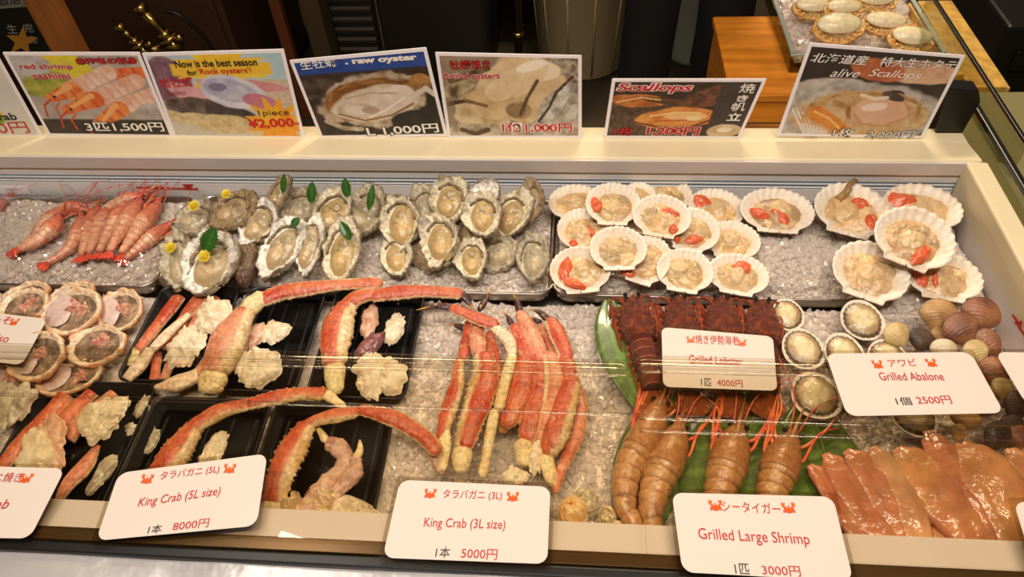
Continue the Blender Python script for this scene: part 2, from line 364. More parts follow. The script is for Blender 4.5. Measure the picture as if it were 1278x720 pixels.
# ------------------------------------------------------------------ seafood builders
def place(px, py, wpx, lpx, ang=0, tilt=0, z=None, yaw=0):
    """frame of a thing seen at px,py: long axis at image angle ang (clockwise from up), its plane tilted towards the front"""
    t = math.radians(tilt); yw = math.radians(yaw); a = math.radians(ang)
    n = np.array([math.sin(t) * math.sin(yw), -math.sin(t) * math.cos(yw), math.cos(t)])
    z0 = ZI + .012 if z is None else z; L = 0
    for _ in range(3):
        c = at(px, py, z0 + .5 * L * abs(math.sin(t)))
        hit = lambda x, y: CAM + ray(x, y) * (n.dot(c - CAM) / n.dot(ray(x, y)))
        A = hit(px + math.sin(a) * lpx / 2, py - math.cos(a) * lpx / 2); B = hit(px - math.sin(a) * lpx / 2, py + math.cos(a) * lpx / 2)
        L = np.linalg.norm(A - B)
    Yv = (A - B) / L; Xv = np.cross(Yv, n); o = (A + B) / 2
    def pj(p): q = RC.T @ (p - CAM); return np.array([FPX * q[0] / -q[2], FPX * q[1] / -q[2]])
    W = wpx * .02 / np.linalg.norm(pj(o + Xv * .01) - pj(o - Xv * .01))
    M = np.eye(4); M[:3, 0] = Xv; M[:3, 1] = Yv; M[:3, 2] = n; M[:3, 3] = o
    return M, W, L
def tocol(c): return S(*c)
def blob(mb, cx, cy, a, b, rot, h, z0, seed, col, n=.12, sc=None, nr=7, nt=30, p=2.4, col2=None, zn=.12, under=.25):
    """one glossy irregular lump lying at z0"""
    rho, th, _, _ = polar(nr, nt); r = np.random.default_rng(seed)
    e = 1 + n * fbm(np.c_[np.cos(th), np.sin(th), np.full(len(th), seed * 1.7)], sc or 1.6, seed)
    x = rho * a * e * np.cos(th); y = rho * b * e * np.sin(th); c, s = math.cos(math.radians(rot)), math.sin(math.radians(rot))
    X = cx + x * c - y * s; Y = cy + x * s + y * c
    d = np.clip(1 - rho ** p, 0, 1) ** .6; k = 1 / max(a, b)
    nz = fbm(np.c_[X, Y, np.zeros(len(X))], 2.2 * k, seed + 3)
    zt = z0 + h * d * (1 + zn * 2 * nz); zb = z0 - h * under * d
    C = np.broadcast_to(tocol(col), (len(X), 3))
    if col2 is not None: C = mixc(tocol(col), tocol(col2), .5 + .9 * fbm(np.c_[X, Y, zt], 3 * k, seed + 9))
    solid(mb, nr, nt, np.c_[X, Y, zt], np.c_[X, Y, zb], C, C)
    return mb
# ---- scallop
def scallop(px, py, w, l, ang, tilt, z, label, roe=(), group='small scallops on the ice tray', seed=0, big=False, meat=None, yaw=0, siphon=False):
    M, W, L = place(px, py, w * 1.08, l * 1.06, ang, tilt, z, yaw); D = (W + L) / 2
    t = thing('scallop', label, 'scallop', M, group); r = np.random.default_rng(seed + 100)
    nr, nt = 12, 132; rho, th, _, _ = polar(nr, nt)
    ux, uy = np.cos(th), np.sin(th)
    R = .5 * np.ones(len(th)); dn = np.maximum(-uy, 1e-6); ad = np.abs(th - 1.5 * math.pi); lim = .455 / np.maximum(dn, .3)
    R = np.where(ad < .54, lim, np.interp(ad, [.54, .60, .72, .95, 4], [.53, .47, .468, .5, .5]))
    x0 = rho * R * ux; y0 = rho * R * uy
    phi = np.arctan2(x0, y0 + .50); rd = np.hypot(x0, y0 + .5)
    nrib = 24 if big else 30; rib = np.cos(phi * nrib * 2.0)
    edge = 1 + .009 * rib * (rho ** 6) * (uy > -.6) + .02 * fbm(np.c_[ux, uy, 0 * ux + seed], 1.5, seed) * rho
    x = x0 * edge * W; y = y0 * edge * L
    dish = .15 * (rho ** 2.3) * (1 - .35 * sstep(.5, 1, -uy))
    zz = D * (dish + .009 * rib * sstep(.35, .95, rho)) - .055 * D
    col = mixc(S(214, 190, 152), S(232, 218, 198), sstep(.5, .9, rho)) * (1 + .09 * (rib * sstep(.6, .95, rho)))[:, None] * (1 + .05 * fbm(np.c_[x, y, zz], 60, seed))[:, None]
    col = mixc(col, S(205, 160, 110), .35 * sstep(.1, .6, fbm(np.c_[x, y, zz], 18, seed + 4)) * sstep(.5, 1, rho))
    cb = mixc(S(225, 205, 180), S(150, 110, 85), .5 + .5 * fbm(np.c_[x, y, zz], 30, seed + 5))
    b = MB(); solid(b, nr, nt, np.c_[x, y, zz], np.c_[x, y, zz - .0032 - .012 * D * (1 - rho ** 2)], col, cb)
    b.build('shell', M_shell, t)
    b = MB(); blob(b, .03 * W * r.normal(), -.44 * L, .022 * D, .018 * D, 0, .02 * D, .02 * D, seed, (40, 26, 20)); b.build('ligament', M_rough, t)
    b = MB(); mc = meat or (206, 172, 122)
    def mcol(k): return tuple(np.clip(np.array(mc) * (1 + .1 * r.normal()) + np.array([4, 0, -6]) * r.normal(), 0, 250))
    blob(b, .01 * W, .01 * L, .43 * W, .40 * L, 0, .075 * D, -.04 * D, seed + 1, mcol(0), .24, col2=(176, 136, 88), zn=.4, nt=54, nr=11)
    for k in range(5):
        a = k * 2.4 + r.uniform(0, 1); q = .2 + .08 * r.random()
        blob(b, q * W * math.cos(a), q * L * math.sin(a) * .85, (.13 + .08 * r.random()) * D, (.08 + .05 * r.random()) * D, math.degrees(a) + 90 + r.uniform(-40, 40), .045 * D, .0, seed * 9 + k, mcol(k), .3, col2=mcol(k + 1), zn=.5, nr=8, nt=38, sc=2)
    blob(b, r.uniform(-.1, .1) * W, r.uniform(-.04, .1) * L, .20 * D, .17 * D, r.uniform(0, 180), .075 * D, .02 * D, seed + 31, (220, 188, 140), .16, col2=(204, 168, 118), zn=.3, nr=9, nt=40)
    b.build('meat', M_meat, t)
    for k, (rx, ry, ra, rb, rr) in enumerate(roe):
        b = MB(); blob(b, rx * W, ry * L, ra * D * 1.1, rb * D * 1.1, rr, .06 * D, .035 * D, seed + k * 5, (216, 104, 56), .34, col2=(204, 78, 36), nt=40, nr=9, sc=1.4, zn=.35); b.build('roe', M_meat, t)
    if siphon:
        b = MB(); Pp = resample([(-.2 * W, .18 * L, .04 * D), (-.12 * W, .33 * L, .08 * D), (-.1 * W, .46 * L, .12 * D), (-.03 * W, .58 * L, .13 * D)], 18)
        V, F, tt, a = tube(Pp, np.linspace(.06, .035, 18) * D, np.linspace(.05, .03, 18) * D, 12)
        b.add(V + .004 * fbm(V, 150, 2)[:, None], F, mixc(S(168, 130, 74), S(110, 84, 50), tt)); b.build('siphon', M_meat, t)
    return t
# ---- oyster
def oyster(px, py, w, l, ang, tilt, z, label, group='oysters on ice', seed=0, style='cream', yaw=0, meat=True, closed=False):
    M, W, L = place(px, py, w * 1.16, l * 1.07, ang, tilt, z, yaw); D = (W + L) / 2
    t = thing('oyster', label, 'oyster', M, group); r = np.random.default_rng(seed + 300)
    nr, nt = 12, 72; rho, th, _, _ = polar(nr, nt); ux, uy = np.cos(th), np.sin(th)
    nz = fbm(np.c_[ux * 1.0, uy, 0 * ux + seed * 3.1], 1.5, seed); nz2 = vnoise(np.c_[ux, uy, 0 * ux + seed], 7, seed + 5)
    nz3 = vnoise(np.c_[ux, uy, 0 * ux + seed], 13, seed + 9); e = 1 + (.24 * nz + .05 * nz2 + .02 * nz3) * rho ** 2
    taper = np.where(uy < 0, 1 - .38 * np.abs(uy) ** 1.4, 1 - .06 * uy)
    bend = .10 * r.normal()
    x = rho * ux * .5 * W * e * taper + bend * W * (rho * uy) ** 2; y = rho * uy * .5 * L * e
    depth = .20 * W
    zt = -depth * (1 - rho ** 2.6) * .9 + (.10 * W * nz + .07 * W * nz2 + .02 * W * nz3) * rho ** 4 + .05 * W * fbm(np.c_[x, y, 0 * x], 80, seed) * sstep(.6, 1, rho)
    zt = zt - .04 * W * np.exp(-((rho - .97) / .04) ** 2)
    zb = -depth * 1.25 * np.clip(1 - rho ** 2.4, 0, 1) ** .7 - .10 * W * rho ** .3 + .07 * W * fbm(np.c_[x, y, 0 * x], 60, seed + 8)
    pal = {'cream': ((224, 210, 178), (120, 98, 62)), 'white': ((238, 230, 214), (150, 132, 100)), 'grey': ((184, 170, 142), (84, 70, 52)), 'dark': ((150, 124, 88), (60, 44, 30))}[style]
    f1 = fbm(np.c_[x, y, zt], 55, seed + 2)
    ct = mixc(S(*pal[0]), S(*pal[1]), sstep(.0, .7, f1) * sstep(.6, .95, rho) * .8)
    ct = mixc(ct, S(112, 92, 64), sstep(.955, 1, rho) * (.45 + .5 * (nz2 > .1)))
    ct = mixc(ct, S(94, 84, 80), .6 * sstep(.2, .7, fbm(np.c_[x, y, zt], 28, seed + 12)) * sstep(.35, .7, rho))
    ff = fbm(np.c_[x, y * .5, zb], 70, seed + 6)
    cb = mixc(S(96, 74, 50), S(206, 190, 156), .45 + 1.1 * ff)
    b = MB()
    if closed:
        zt2 = .30 * W * np.clip(1 - rho ** 2.2, 0, 1) ** .7 + .10 * W * fbm(np.c_[x, y, 0 * x], 70, seed + 3)
        layer = np.abs(np.sin(rho * 16 + 3 * nz))
        cc = mixc(S(104, 74, 50), S(60, 42, 32), .5 + ff); cc = mixc(cc, S(176, 146, 108), .5 * layer * (ff > .1))
        solid(b, nr, nt, np.c_[x, y, zt2 + .012 * W * layer], np.c_[x, y, zb], cc, cb); b.build('shell', M_rough, t); return t
    solid(b, nr, nt, np.c_[x, y, zt], np.c_[x * 1.04, y * 1.03, zb - .004], ct, cb)
    # layered frill plates on the rim of the rough outer shell
    for k in range(14):
        a = r.uniform(0, 2 * math.pi); tp = 1 - .38 * max(0, -math.sin(a)) ** 1.4
        blob(b, math.cos(a) * .47 * W * tp, math.sin(a) * .47 * L, .11 * W, .05 * W, math.degrees(a) + 90, .035 * W, -.13 * W, seed * 11 + k, (150, 130, 96), .5, col2=(86, 66, 46), sc=3, nr=4, nt=18)
    b.build('shell', M_rough, t)
    if meat:
        b = MB(); mc = {'cream': (196, 166, 112), 'white': (194, 170, 128), 'grey': (184, 168, 134), 'dark': (180, 154, 114)}[style]
        blob(b, .02 * W, -.05 * L, .33 * W, .35 * L, 0, .15 * W, -.15 * W, seed + 1, mc, .14, col2=tuple(np.array(mc) * .86), nt=44, nr=9, zn=.25)
        blob(b, .0, -.17 * L, .22 * W, .18 * L, 0, .13 * W, -.07 * W, seed + 2, tuple(np.array(mc) * [1.04, 1.0, .96]), .14, col2=mc)
        blob(b, .05 * W, .10 * L, .15 * W, .09 * L, 20, .035 * W, -.03 * W, seed + 6, tuple(np.array(mc) * .9), .2, col2=tuple(np.array(mc) * .8))
        b.build('meat', M_meat, t)
        b = MB(); aa = np.linspace(.1 * math.pi, .85 * math.pi, 40) + (.5 if seed % 2 else -.25)
        wv = 1 + .06 * fbm(np.c_[aa, 0 * aa + seed, 0 * aa], 3, seed) ; Pp = np.c_[np.cos(aa) * .35 * W * wv, np.sin(aa) * .36 * L * wv - .03 * L, -.09 * W + .02 * W * np.sin(aa * 9)]
        V, F, tt, a = tube(Pp, .035 * W, .03 * W, 8); b.add(V, F, mixc(S(96, 80, 60), S(150, 124, 88), .5 + fbm(V, 90, seed))); b.build('mantle_frill', M_meat, t)
    return t
def flower(px, py, d, z, label):
    M, W, L = place(px, py, d, d * .8, 0, 25, z)
    t = thing('chrysanthemum_flower', label, 'flower', M, 'yellow flowers on the oysters'); b = MB()
    for k in range(70):
        a = k * 2.39996; q = (k / 70) ** .5; R = W * .5 * q
        el = (1 - q) * 1.2; c, s = math.cos(a), math.sin(a)
        p0 = np.array([c * R * .5, s * R * .5, W * .12]); d_ = np.array([c * math.cos(el), s * math.cos(el), math.sin(el) + .25]); ln = W * (.2 + .08 * q)
        V, F, tt, A = tube(np.array([p0, p0 + d_ * ln * .5, p0 + d_ * ln]), np.array([.022, .034, .014]) * W, np.array([.012, .016, .008]) * W, 6); b.add(V, F, mixc(S(220, 180, 14), S(252, 232, 36), tt))
    b.build('petals', M_leaf, t)
    b = MB(); blob(b, 0, 0, .3 * W, .3 * W, 0, .2 * W, .04 * W, 3, (190, 150, 20), .04); b.build('flower_base', M_leaf, t)
def leaf_blade(mb, pts, wid, tooth=.0, col=(46, 92, 30), n=40, cup=.15, nteeth=9):
    """leaf: centre line through pts (world), half widths profile; solid with thickness, raised veins"""
    P = resample(pts, n); T = np.gradient(P, axis=0); T /= np.linalg.norm(T, axis=1)[:, None]
    B = np.cross(T, wid[1]); B /= np.linalg.norm(B, axis=1)[:, None]; N = np.cross(B, T)
    s = np.linspace(0, 1, n); hw = wid[0] * np.clip(np.sin(math.pi * np.clip(s * .93 + .05, 0, 1)), 0, 1) ** .75 * (1 + tooth * (((s * nteeth) % 1) - .5))
    u = np.linspace(-1, 1, 9); V = P[:, None] + B[:, None] * (hw[:, None, None] * u[None, :, None]) + N[:, None] * ((cup * np.abs(u)[None, :, None] ** 1.5) * hw[:, None, None] - (.05 * wid[0] * (np.abs(u) < .1))[None, :, None])
    V = V.reshape(-1, 3); i = (np.arange(n - 1)[:, None] * 9 + np.arange(8)[None]).ravel(); q = np.c_[i, i + 1, i + 10, i + 9]
    NN = np.repeat(N, 9, 0) * .0006; m = len(V)
    vein = np.abs(np.sin(np.repeat(s, 9) * 22 - np.abs(np.tile(u, n)) * 2.5)); C = mixc(S(*col), S(*(np.array(col) * 1.35)), .6 * (vein > .93) + .7 * (np.abs(np.tile(u, n)) < .1))
    e0 = np.arange(n - 1) * 9; e1 = e0 + 8
    side = np.r_[np.c_[e0, e0 + 9, m + e0 + 9, m + e0], np.c_[e1 + 9, e1, m + e1, m + e1 + 9]]
    mb.add(np.r_[V + NN, V - NN], [q, q[:, ::-1] + m, side], np.r_[C, C])
def shiso(px, py, w, l, ang, tilt, z, label):
    M, W, L = place(px, py, w, l, ang, tilt, z)
    t = thing('shiso_leaf', label, 'leaf', M, 'green leaves tucked in the oysters'); b = MB()
    leaf_blade(b, [(0, -.5 * L, 0), (.03 * L, -.1 * L, .04 * L), (0, .5 * L, 0)], (.5 * W, (0, 0, 1)), .35, (44, 84, 26), 60, .3, 10); b.build('blade', M_leaf, t)
    b = MB(); rod(b, [(0, -.62 * L, -.01 * L), (0, -.45 * L, 0)], .02 * L, S(90, 110, 50), 6, 4); b.build('stem', M_leaf, t)
# ---- crab carapace cups
def crab_cup(px, py, w, l, ang, tilt, z, label, group, seed, pal='miso'):
    M, W, L = place(px, py, w, l, ang, tilt, z); D = (W + L) / 2
    t = thing('crab_shell_cup', label, 'crab shell', M, group); r = np.random.default_rng(seed + 50)
    nr, nt = 12, 64; rho, th, _, _ = polar(nr, nt); ux, uy = np.cos(th), np.sin(th)
    nz = fbm(np.c_[ux, uy, 0 * ux + seed], 1.4, seed); n2 = vnoise(np.c_[ux, uy, 0 * ux + seed], 6, seed + 2)
    e = 1 + (.12 * nz + .05 * n2) * rho; x = rho * ux * .5 * W * e; y = rho * uy * .5 * L * e
    zt = D * (.24 * rho ** 3 - .12 - .05 * sstep(.94, 1, rho) + (.05 * n2 + .04 * nz) * rho ** 3); zb = D * (.18 * rho ** 2.5 - .22)
    c0, c1 = ((222, 176, 128), (238, 214, 180)) if pal == 'miso' else ((226, 160, 66), (240, 214, 150))
    ct = mixc(S(*c1), S(*c0), sstep(.75, 1, rho) * (.6 + .8 * n2)); ct = mixc(ct, S(206, 120, 66), .7 * sstep(.1, .6, nz + .5 * n2) * sstep(.9, 1, rho)); cb = mixc(S(214, 128, 70), S(232, 190, 140), .5 + fbm(np.c_[x, y, zb], 70, seed))
    b = MB(); solid(b, nr, nt, np.c_[x, y, zt], np.c_[x * 1.03, y * 1.03, zb], ct, cb); b.build('carapace', M_crab, t)
    if pal == 'miso':
        rho, th, tri, q = polar(8, 40); x = rho * np.cos(th) * .45 * W; y = rho * np.sin(th) * .45 * L
        f = fbm(np.c_[x, y, 0 * x], 90, seed + 3); zt = D * (-.005 + .05 * f * (1 - rho)); C = mixc(S(96, 74, 52), S(162, 130, 98), .5 + 1.2 * f)
        b = MB(); solid(b, 8, 40, np.c_[x, y, zt], np.c_[x * .9, y * .9, zt * 0 - .1 * D], C, C); b.build('crab_miso', M_rough, t)
        b = MB()
        for k in range(4): blob(b, .05 * W + .07 * W * r.normal(), .05 * L + .06 * L * r.normal(), .13 * D, .06 * D, r.uniform(0, 180), .07 * D, .0, seed * 7 + k, (216, 164, 136), .6, col2=(186, 112, 92), sc=3, zn=.6, nt=40)
        b.build('leg_meat', M_meat, t)
        if seed % 3:
            b = MB(); blob(b, -.22 * W, .08 * L, .24 * W, .36 * L, 20 * (seed % 3 - 1.5), .03 * D, .03 * D, seed + 5, (214, 190, 176), .25, col2=(196, 166, 158)); b.build('membrane', M_meat, t)
    else:
        b = MB(); rho, th, _, _ = polar(7, 44); x = rho * np.cos(th) * .43 * W; y = rho * np.sin(th) * .33 * L + .10 * L
        zt = D * (.12 + .10 * (1 - rho ** 2) + .03 * fbm(np.c_[x, y, 0 * x], 50, seed)); C = np.broadcast_to(S(236, 220, 176), (len(x), 3))
        solid(b, 7, 44, np.c_[x, y, zt], np.c_[x, y, zt - .02 * D - .04 * D * (1 - rho)], C, C); b.build('membrane', M_meat, t)
        b = MB()
        for k in range(7):
            a = -math.pi / 2 + (k - 3) * .42; blob(b, .40 * W * math.cos(a), .40 * L * math.sin(a), .07 * D, .10 * D, math.degrees(a) + 90, .14 * D, -.04 * D, seed + k, (222, 142, 52), .25, col2=(238, 200, 130))
        b.build('joint_stubs', M_crab, t)
        b = MB(); blob(b, .05 * W, -.12 * L, .14 * D, .08 * D, 10, .09 * D, .03 * D, seed + 4, (206, 120, 60), .3, col2=(180, 90, 50), sc=3, zn=.4); b.build('leg_meat', M_meat, t)
# ---- crab legs and meat
CR, CR2, CREAM = S(184, 62, 32), S(214, 126, 82), S(224, 202, 158)
def leg_piece(name, parent, loc, pts, kind='red', side=None, serr=True, seed=0, flat=.62, cut=False):
    """one leg segment; pts (px, py, z, width px)"""
    Wd = []
    for px, py, z, wp in pts:
        p = at(px, py, z); Wd.append([*p, wp * .5 * mpp(p)])
    n = max(14, int(sum(math.hypot(pts[i + 1][0] - pts[i][0], pts[i + 1][1] - pts[i][1]) for i in range(len(pts) - 1)) / 2.6)); n = min(n, 60)
    Q = resample(Wd, n); s = np.linspace(0, 1, n); r = Q[:, 3] * (1 + .06 * np.sin(s * 9 + seed))
    if kind == 'dark': r = r * np.clip(1 - s, .08, 1) ** .6 if pts[0][3] > pts[-1][3] else r * np.clip(s, .08, 1) ** .6
    if not cut:
        ed = np.minimum(s, 1 - s) * n / 2.0; r = r * np.clip(.55 + .45 * ed, .2, 1)
    ns = 28; V, F, t, a = tube(Q[:, :3], r, r * flat, ns)
    ctr = np.r_[np.repeat(Q[:, :3], ns, 0), Q[:1, :3], Q[-1:, :3]]
    dv = V - ctr; k = np.zeros(len(V)); ca = np.cos(a); edge = np.abs(ca) > .93
    if serr:
        tk = t * n * .55; k = edge * np.abs(np.sin(tk * math.pi + 2 * np.sin(tk * .7 + seed))) ** 6 * .17 * (.5 + .8 * np.abs(np.sin(tk * 1.7 + seed))) * (np.abs(t - .5) < .47)
    V = ctr + dv * (1 + k + .06 * fbm(V, 120, seed) + .07 * fbm(V, 45, seed + 3) - .10 * np.exp(-((ca - .45) / .12) ** 2) * (kind in ('red', 'pink')))[:, None]
    f = fbm(V, 70, seed + 2); g = fbm(V * [1, 1, 1], 22, seed + 7)
    if kind == 'dark':
        c = mixc(S(58, 14, 8), S(206, 140, 50), sstep(.55, .95, t if pts[0][3] > pts[-1][3] else 1 - t) * 1.0); c = mixc(c, S(230, 190, 110), .8 * (vnoise(V, 260, seed) > .72))
    elif kind == 'cream': c = mixc(S(232, 214, 160), S(206, 160, 96), .25 + .6 * f); c = mixc(c, S(214, 92, 50), sstep(.25, .8, g) * .6)
    elif kind == 'pink': c = mixc(S(204, 116, 84), S(218, 156, 116), .5 + .7 * f); c = mixc(c, CR, sstep(.0, .6, g) * .7)
    elif kind == 'white': c = mixc(S(232, 212, 176), S(214, 160, 120), .3 + .6 * f)
    elif kind == 'mauve': V = ctr + (V - ctr) * (1 + .35 * fbm(V, 60, seed + 51) + .2 * vnoise(V, 170, seed))[:, None]; c = mixc(S(204, 166, 140), S(166, 112, 94), .3 + .8 * f); c = mixc(c, S(222, 200, 150), sstep(.3, .8, g))
    else: c = mixc(CR, CR2, .40 + .8 * g + .35 * f); c = mixc(c, S(226, 170, 120), .5 * sstep(.35, .8, fbm(V, 45, seed + 21)))
    if kind in ('red', 'pink'):
        h_ = fbm(V, 150, seed + 31); c = mixc(c, c * .55, .6 * sstep(.25, .7, h_)); c = mixc(c, S(232, 190, 150), .65 * sstep(.3, .75, fbm(V, 95, seed + 41)) * (np.abs(ca) > .25))
        c = mixc(c, S(236, 208, 158), .9 * (edge & (h_ > -.45)))
        if side: 
            sg = 1 if side in 'Rr' else -1; lo = .30 if side in 'RL' else .62
            c = mixc(c, mixc(mixc(CREAM, S(206, 160, 96), .4 + f), S(190, 80, 44), .7 * sstep(.3, .8, h_)), sstep(lo, lo + .2, sg * ca + .30 * g + .1 * f))
        under = np.sin(a) < -.3; c = mixc(c, CREAM, .8 * under)
    return MB().add(V, F, c).build(name, M_crab, parent, M=[[1, 0, 0, -loc[0]], [0, 1, 0, -loc[1]], [0, 0, 1, -loc[2]]])
def crab_leg(label, segs, group, cat='crab leg', name='king_crab_leg', seed=0):
    p = segs[0][1][0]; loc = at(p[0], p[1], p[2]); loc[2] = ZI
    t = thing(name, label, cat, loc=loc, group=group)
    for k, sg in enumerate(segs): leg_piece(sg[0], t, loc, sg[1], sg[2], sg[3] if len(sg) > 3 else None, sg[4] if len(sg) > 4 else True, seed * 13 + k, cut=(len(sg) > 5))
    return t
def meat_piece(px, py, w, l, ang, z, label, group, seed, kind='white', tilt=12, n=.5):
    M, W, L = place(px, py, w, l, ang, tilt, z); t = thing('crab_meat_piece', label, 'crab meat', M, group); r = np.random.default_rng(seed)
    c, c2 = {'white': ((236, 221, 188), (214, 188, 148)), 'pink': ((228, 192, 160), (204, 140, 108)), 'purple': ((150, 92, 84), (92, 44, 44)), 'grey': ((206, 194, 164), (150, 132, 104))}[kind]
    b = MB(); D = (W + L) / 2
    blob(b, 0, 0, .46 * W, .46 * L, 0, .16 * D, 0, seed, c, n * .9, col2=c2, sc=2.2, nr=12, nt=90, zn=.25, p=4)
    for k in range(5):
        a = r.uniform(0, 6.3); q = r.uniform(.1, .36)
        blob(b, q * W * math.cos(a), q * L * math.sin(a), r.uniform(.12, .22) * W, r.uniform(.16, .3) * L, r.uniform(-30, 30), r.uniform(.04, .07) * D, .09 * D, seed * 7 + k, c, n * 1.1, col2=c2, sc=3.0, nr=7, nt=46, zn=.4)
    b.build('flesh', M_meat, t)
    if kind == 'white':
        b = MB(); blob(b, r.uniform(-.1, .1) * W, -.33 * L, .2 * W, .10 * L, r.uniform(-20, 20), .05 * D, .06 * D, seed + 71, (226, 150, 110), .5, col2=c, sc=3); b.build('pink_skin', M_meat, t)
    return t
# ---- prawns
def prawn(label, pts, group, pal, seed, name='large_shrimp', big=True, legs_side=1, fan=1):
    """pts (px, py, z, width px) from the head to the tail"""
    Q = []
    for px, py, z, wp in pts:
        p = at(px, py, z); Q.append([*p, wp * .5 * mpp(p)])
    Q = np.array(Q); loc = Q[0, :3].copy(); loc[2] = ZI; t = thing(name, label, 'shrimp', loc=loc, group=group); T_ = [[1, 0, 0, -loc[0]], [0, 1, 0, -loc[1]], [0, 0, 1, -loc[2]]]
    n = 90; R = resample(Q, n); s = np.linspace(0, 1, n); W0 = R[:, 3].max(); mt = M_shr; r = np.random.default_rng(seed)
    hc, bc, lc, dk = [S(*c) for c in pal]
    k = int(n * .40)
    def frame(i):
        T = R[min(i + 1, n - 1), :3] - R[max(i - 1, 0), :3]; T /= np.linalg.norm(T); B = np.cross(T, [0, 0, 1]); B /= np.linalg.norm(B); return R[i, :3], T, B
    # carapace
    q = R[:k]; prof = np.clip(np.sin(np.linspace(.22, 1.65, k)) ** .7, .1, 1); V, F, tt, a = tube(q[:, :3] + np.c_[np.zeros((k, 2)), .2 * q[:, 3]], q[:, 3] * prof, q[:, 3] * prof * 1.05, 18)
    f = fbm(V, 60, seed); C = mixc(hc, bc, tt * .6 + .5 * f); C = mixc(C, dk, .5 * sstep(.2, .7, fbm(V, 40, seed + 3))); C = mixc(C, lc, .6 * sstep(.3, .7, fbm(V, 55, seed + 13))); MB().add(V, F, C).build('head', mt, t, M=T_)
    # abdomen of overlapping rings
    q = R[k - 4:int(n * .88)]; m = len(q); u = np.linspace(0, 6, m); saw = u - np.floor(u); rr = q[:, 3] * (1.0 - .11 * saw + .04) * np.linspace(1, .66, m)
    V, F, tt, a = tube(q[:, :3] + np.c_[np.zeros((m, 2)), .15 * q[:, 3]], rr, rr * 1.02, 18); sw = np.r_[np.repeat(saw, 18), 0, 0]
    C = mixc(bc, lc, .5 + .6 * fbm(V, 50, seed + 1)); C = mixc(C, dk, .6 * sstep(.60, .97, sw + .25 * fbm(V, 40, seed + 8))); C = mixc(C, hc, .3 * tt); C = mixc(C, S(196, 92, 54) if big else hc, .6 * sstep(.25, -.2, np.sin(a) + .4 * fbm(V, 60, seed + 5))); C = mixc(C, dk * .7, .45 * sstep(.3, .7, fbm(V, 90, seed + 15))); MB().add(V, F, C).build('abdomen', mt, t, M=T_)
    # tail fan
    p, T, B = frame(int(n * .86)); b = MB(); ln = (R[-1, :3] - R[int(n * .86), :3]); ln = np.linalg.norm(ln)
    for j in range(5):
        an = (j - 2) * .33 * fan; d = T * math.cos(an) + B * math.sin(an); P = np.array([p + d * ln * x for x in (0, .35, .7, 1.0)]) + np.array([0, 0, .001 * (2 - abs(j - 2))])
        V, F, tt, a = tube(resample(P, 10), W0 * np.interp(np.linspace(0, 1, 10), [0, .3, .7, 1], [.12, .24, .26, .08]), W0 * .06, 10); b.add(V, F, mixc(hc, S(214, 60, 34), tt))
    b.build('tail_fan', mt, t, M=T_)
    # rostrum, legs, feelers, eyes
    p, T, B = frame(0); b = MB(); rod(b, [p - T * W0 * 1.6 + [0, 0, .5 * W0], p - T * .3 * W0 + [0, 0, .45 * W0], p + T * W0 * 1.0 + [0, 0, .75 * W0]], np.array([.03, .1, .16]) * W0, hc, 6); b.build('rostrum', mt, t, M=T_)
    for sg in (-1, 1):
        b = MB(); c = p + T * .35 * W0 + B * sg * .42 * W0 + [0, 0, .45 * W0]; rings(b, [(1e-5, -.16 * W0), (.12 * W0, -.1 * W0), (.16 * W0, 0), (.12 * W0, .1 * W0), (1e-5, .16 * W0)], c, 10, S(20, 14, 12)); b.build('eye', mt, t, M=T_)
    for j in range(8 if big else 4):
        i = int(k * (.25 + .08 * j)) if big else int(k * (.3 + .2 * j)); p, T, B = frame(min(i, k - 1)); sg = legs_side if (j % 4 or not big) else -legs_side
        d = B * sg; L0 = W0 * (2.4 + 1.3 * r.random()); b = MB()
        rod(b, [p + d * .5 * W0 - [0, 0, .2 * W0], p + d * .95 * W0 - T * .3 * L0 * r.random(), p + d * (.9 + .6 * r.random()) * W0 - T * L0 * (.5 + .3 * r.random()) + [0, 0, .2 * W0], p + d * (1.0 + 1.1 * r.random()) * W0 - T * L0 * (.9 + .3 * r.random())], np.linspace(.11, .035, 14) * W0, mixc(S(222, 84, 50), S(232, 130, 80), r.random(1))[0], 6, 14); b.build('leg', mt, t, M=T_)
    for sg in (-1, 1):
        p, T, B = frame(0); b = MB(); L0 = W0 * (5 if big else 7)
        rod(b, [p + B * sg * .2 * W0, p - T * L0 * .35 + B * sg * .6 * W0 + [0, 0, W0 * .6], p - T * L0 * .7 + B * sg * (1.6 + r.random()) * W0 + [0, 0, .8 * W0], p - T * L0 * .9 + B * sg * 3.0 * W0 + [0, 0, .3 * W0]], np.linspace(.06, .018, 20) * W0, S(206, 84, 58), 6, 20); b.build('antenna', mt, t, M=T_)
    return t
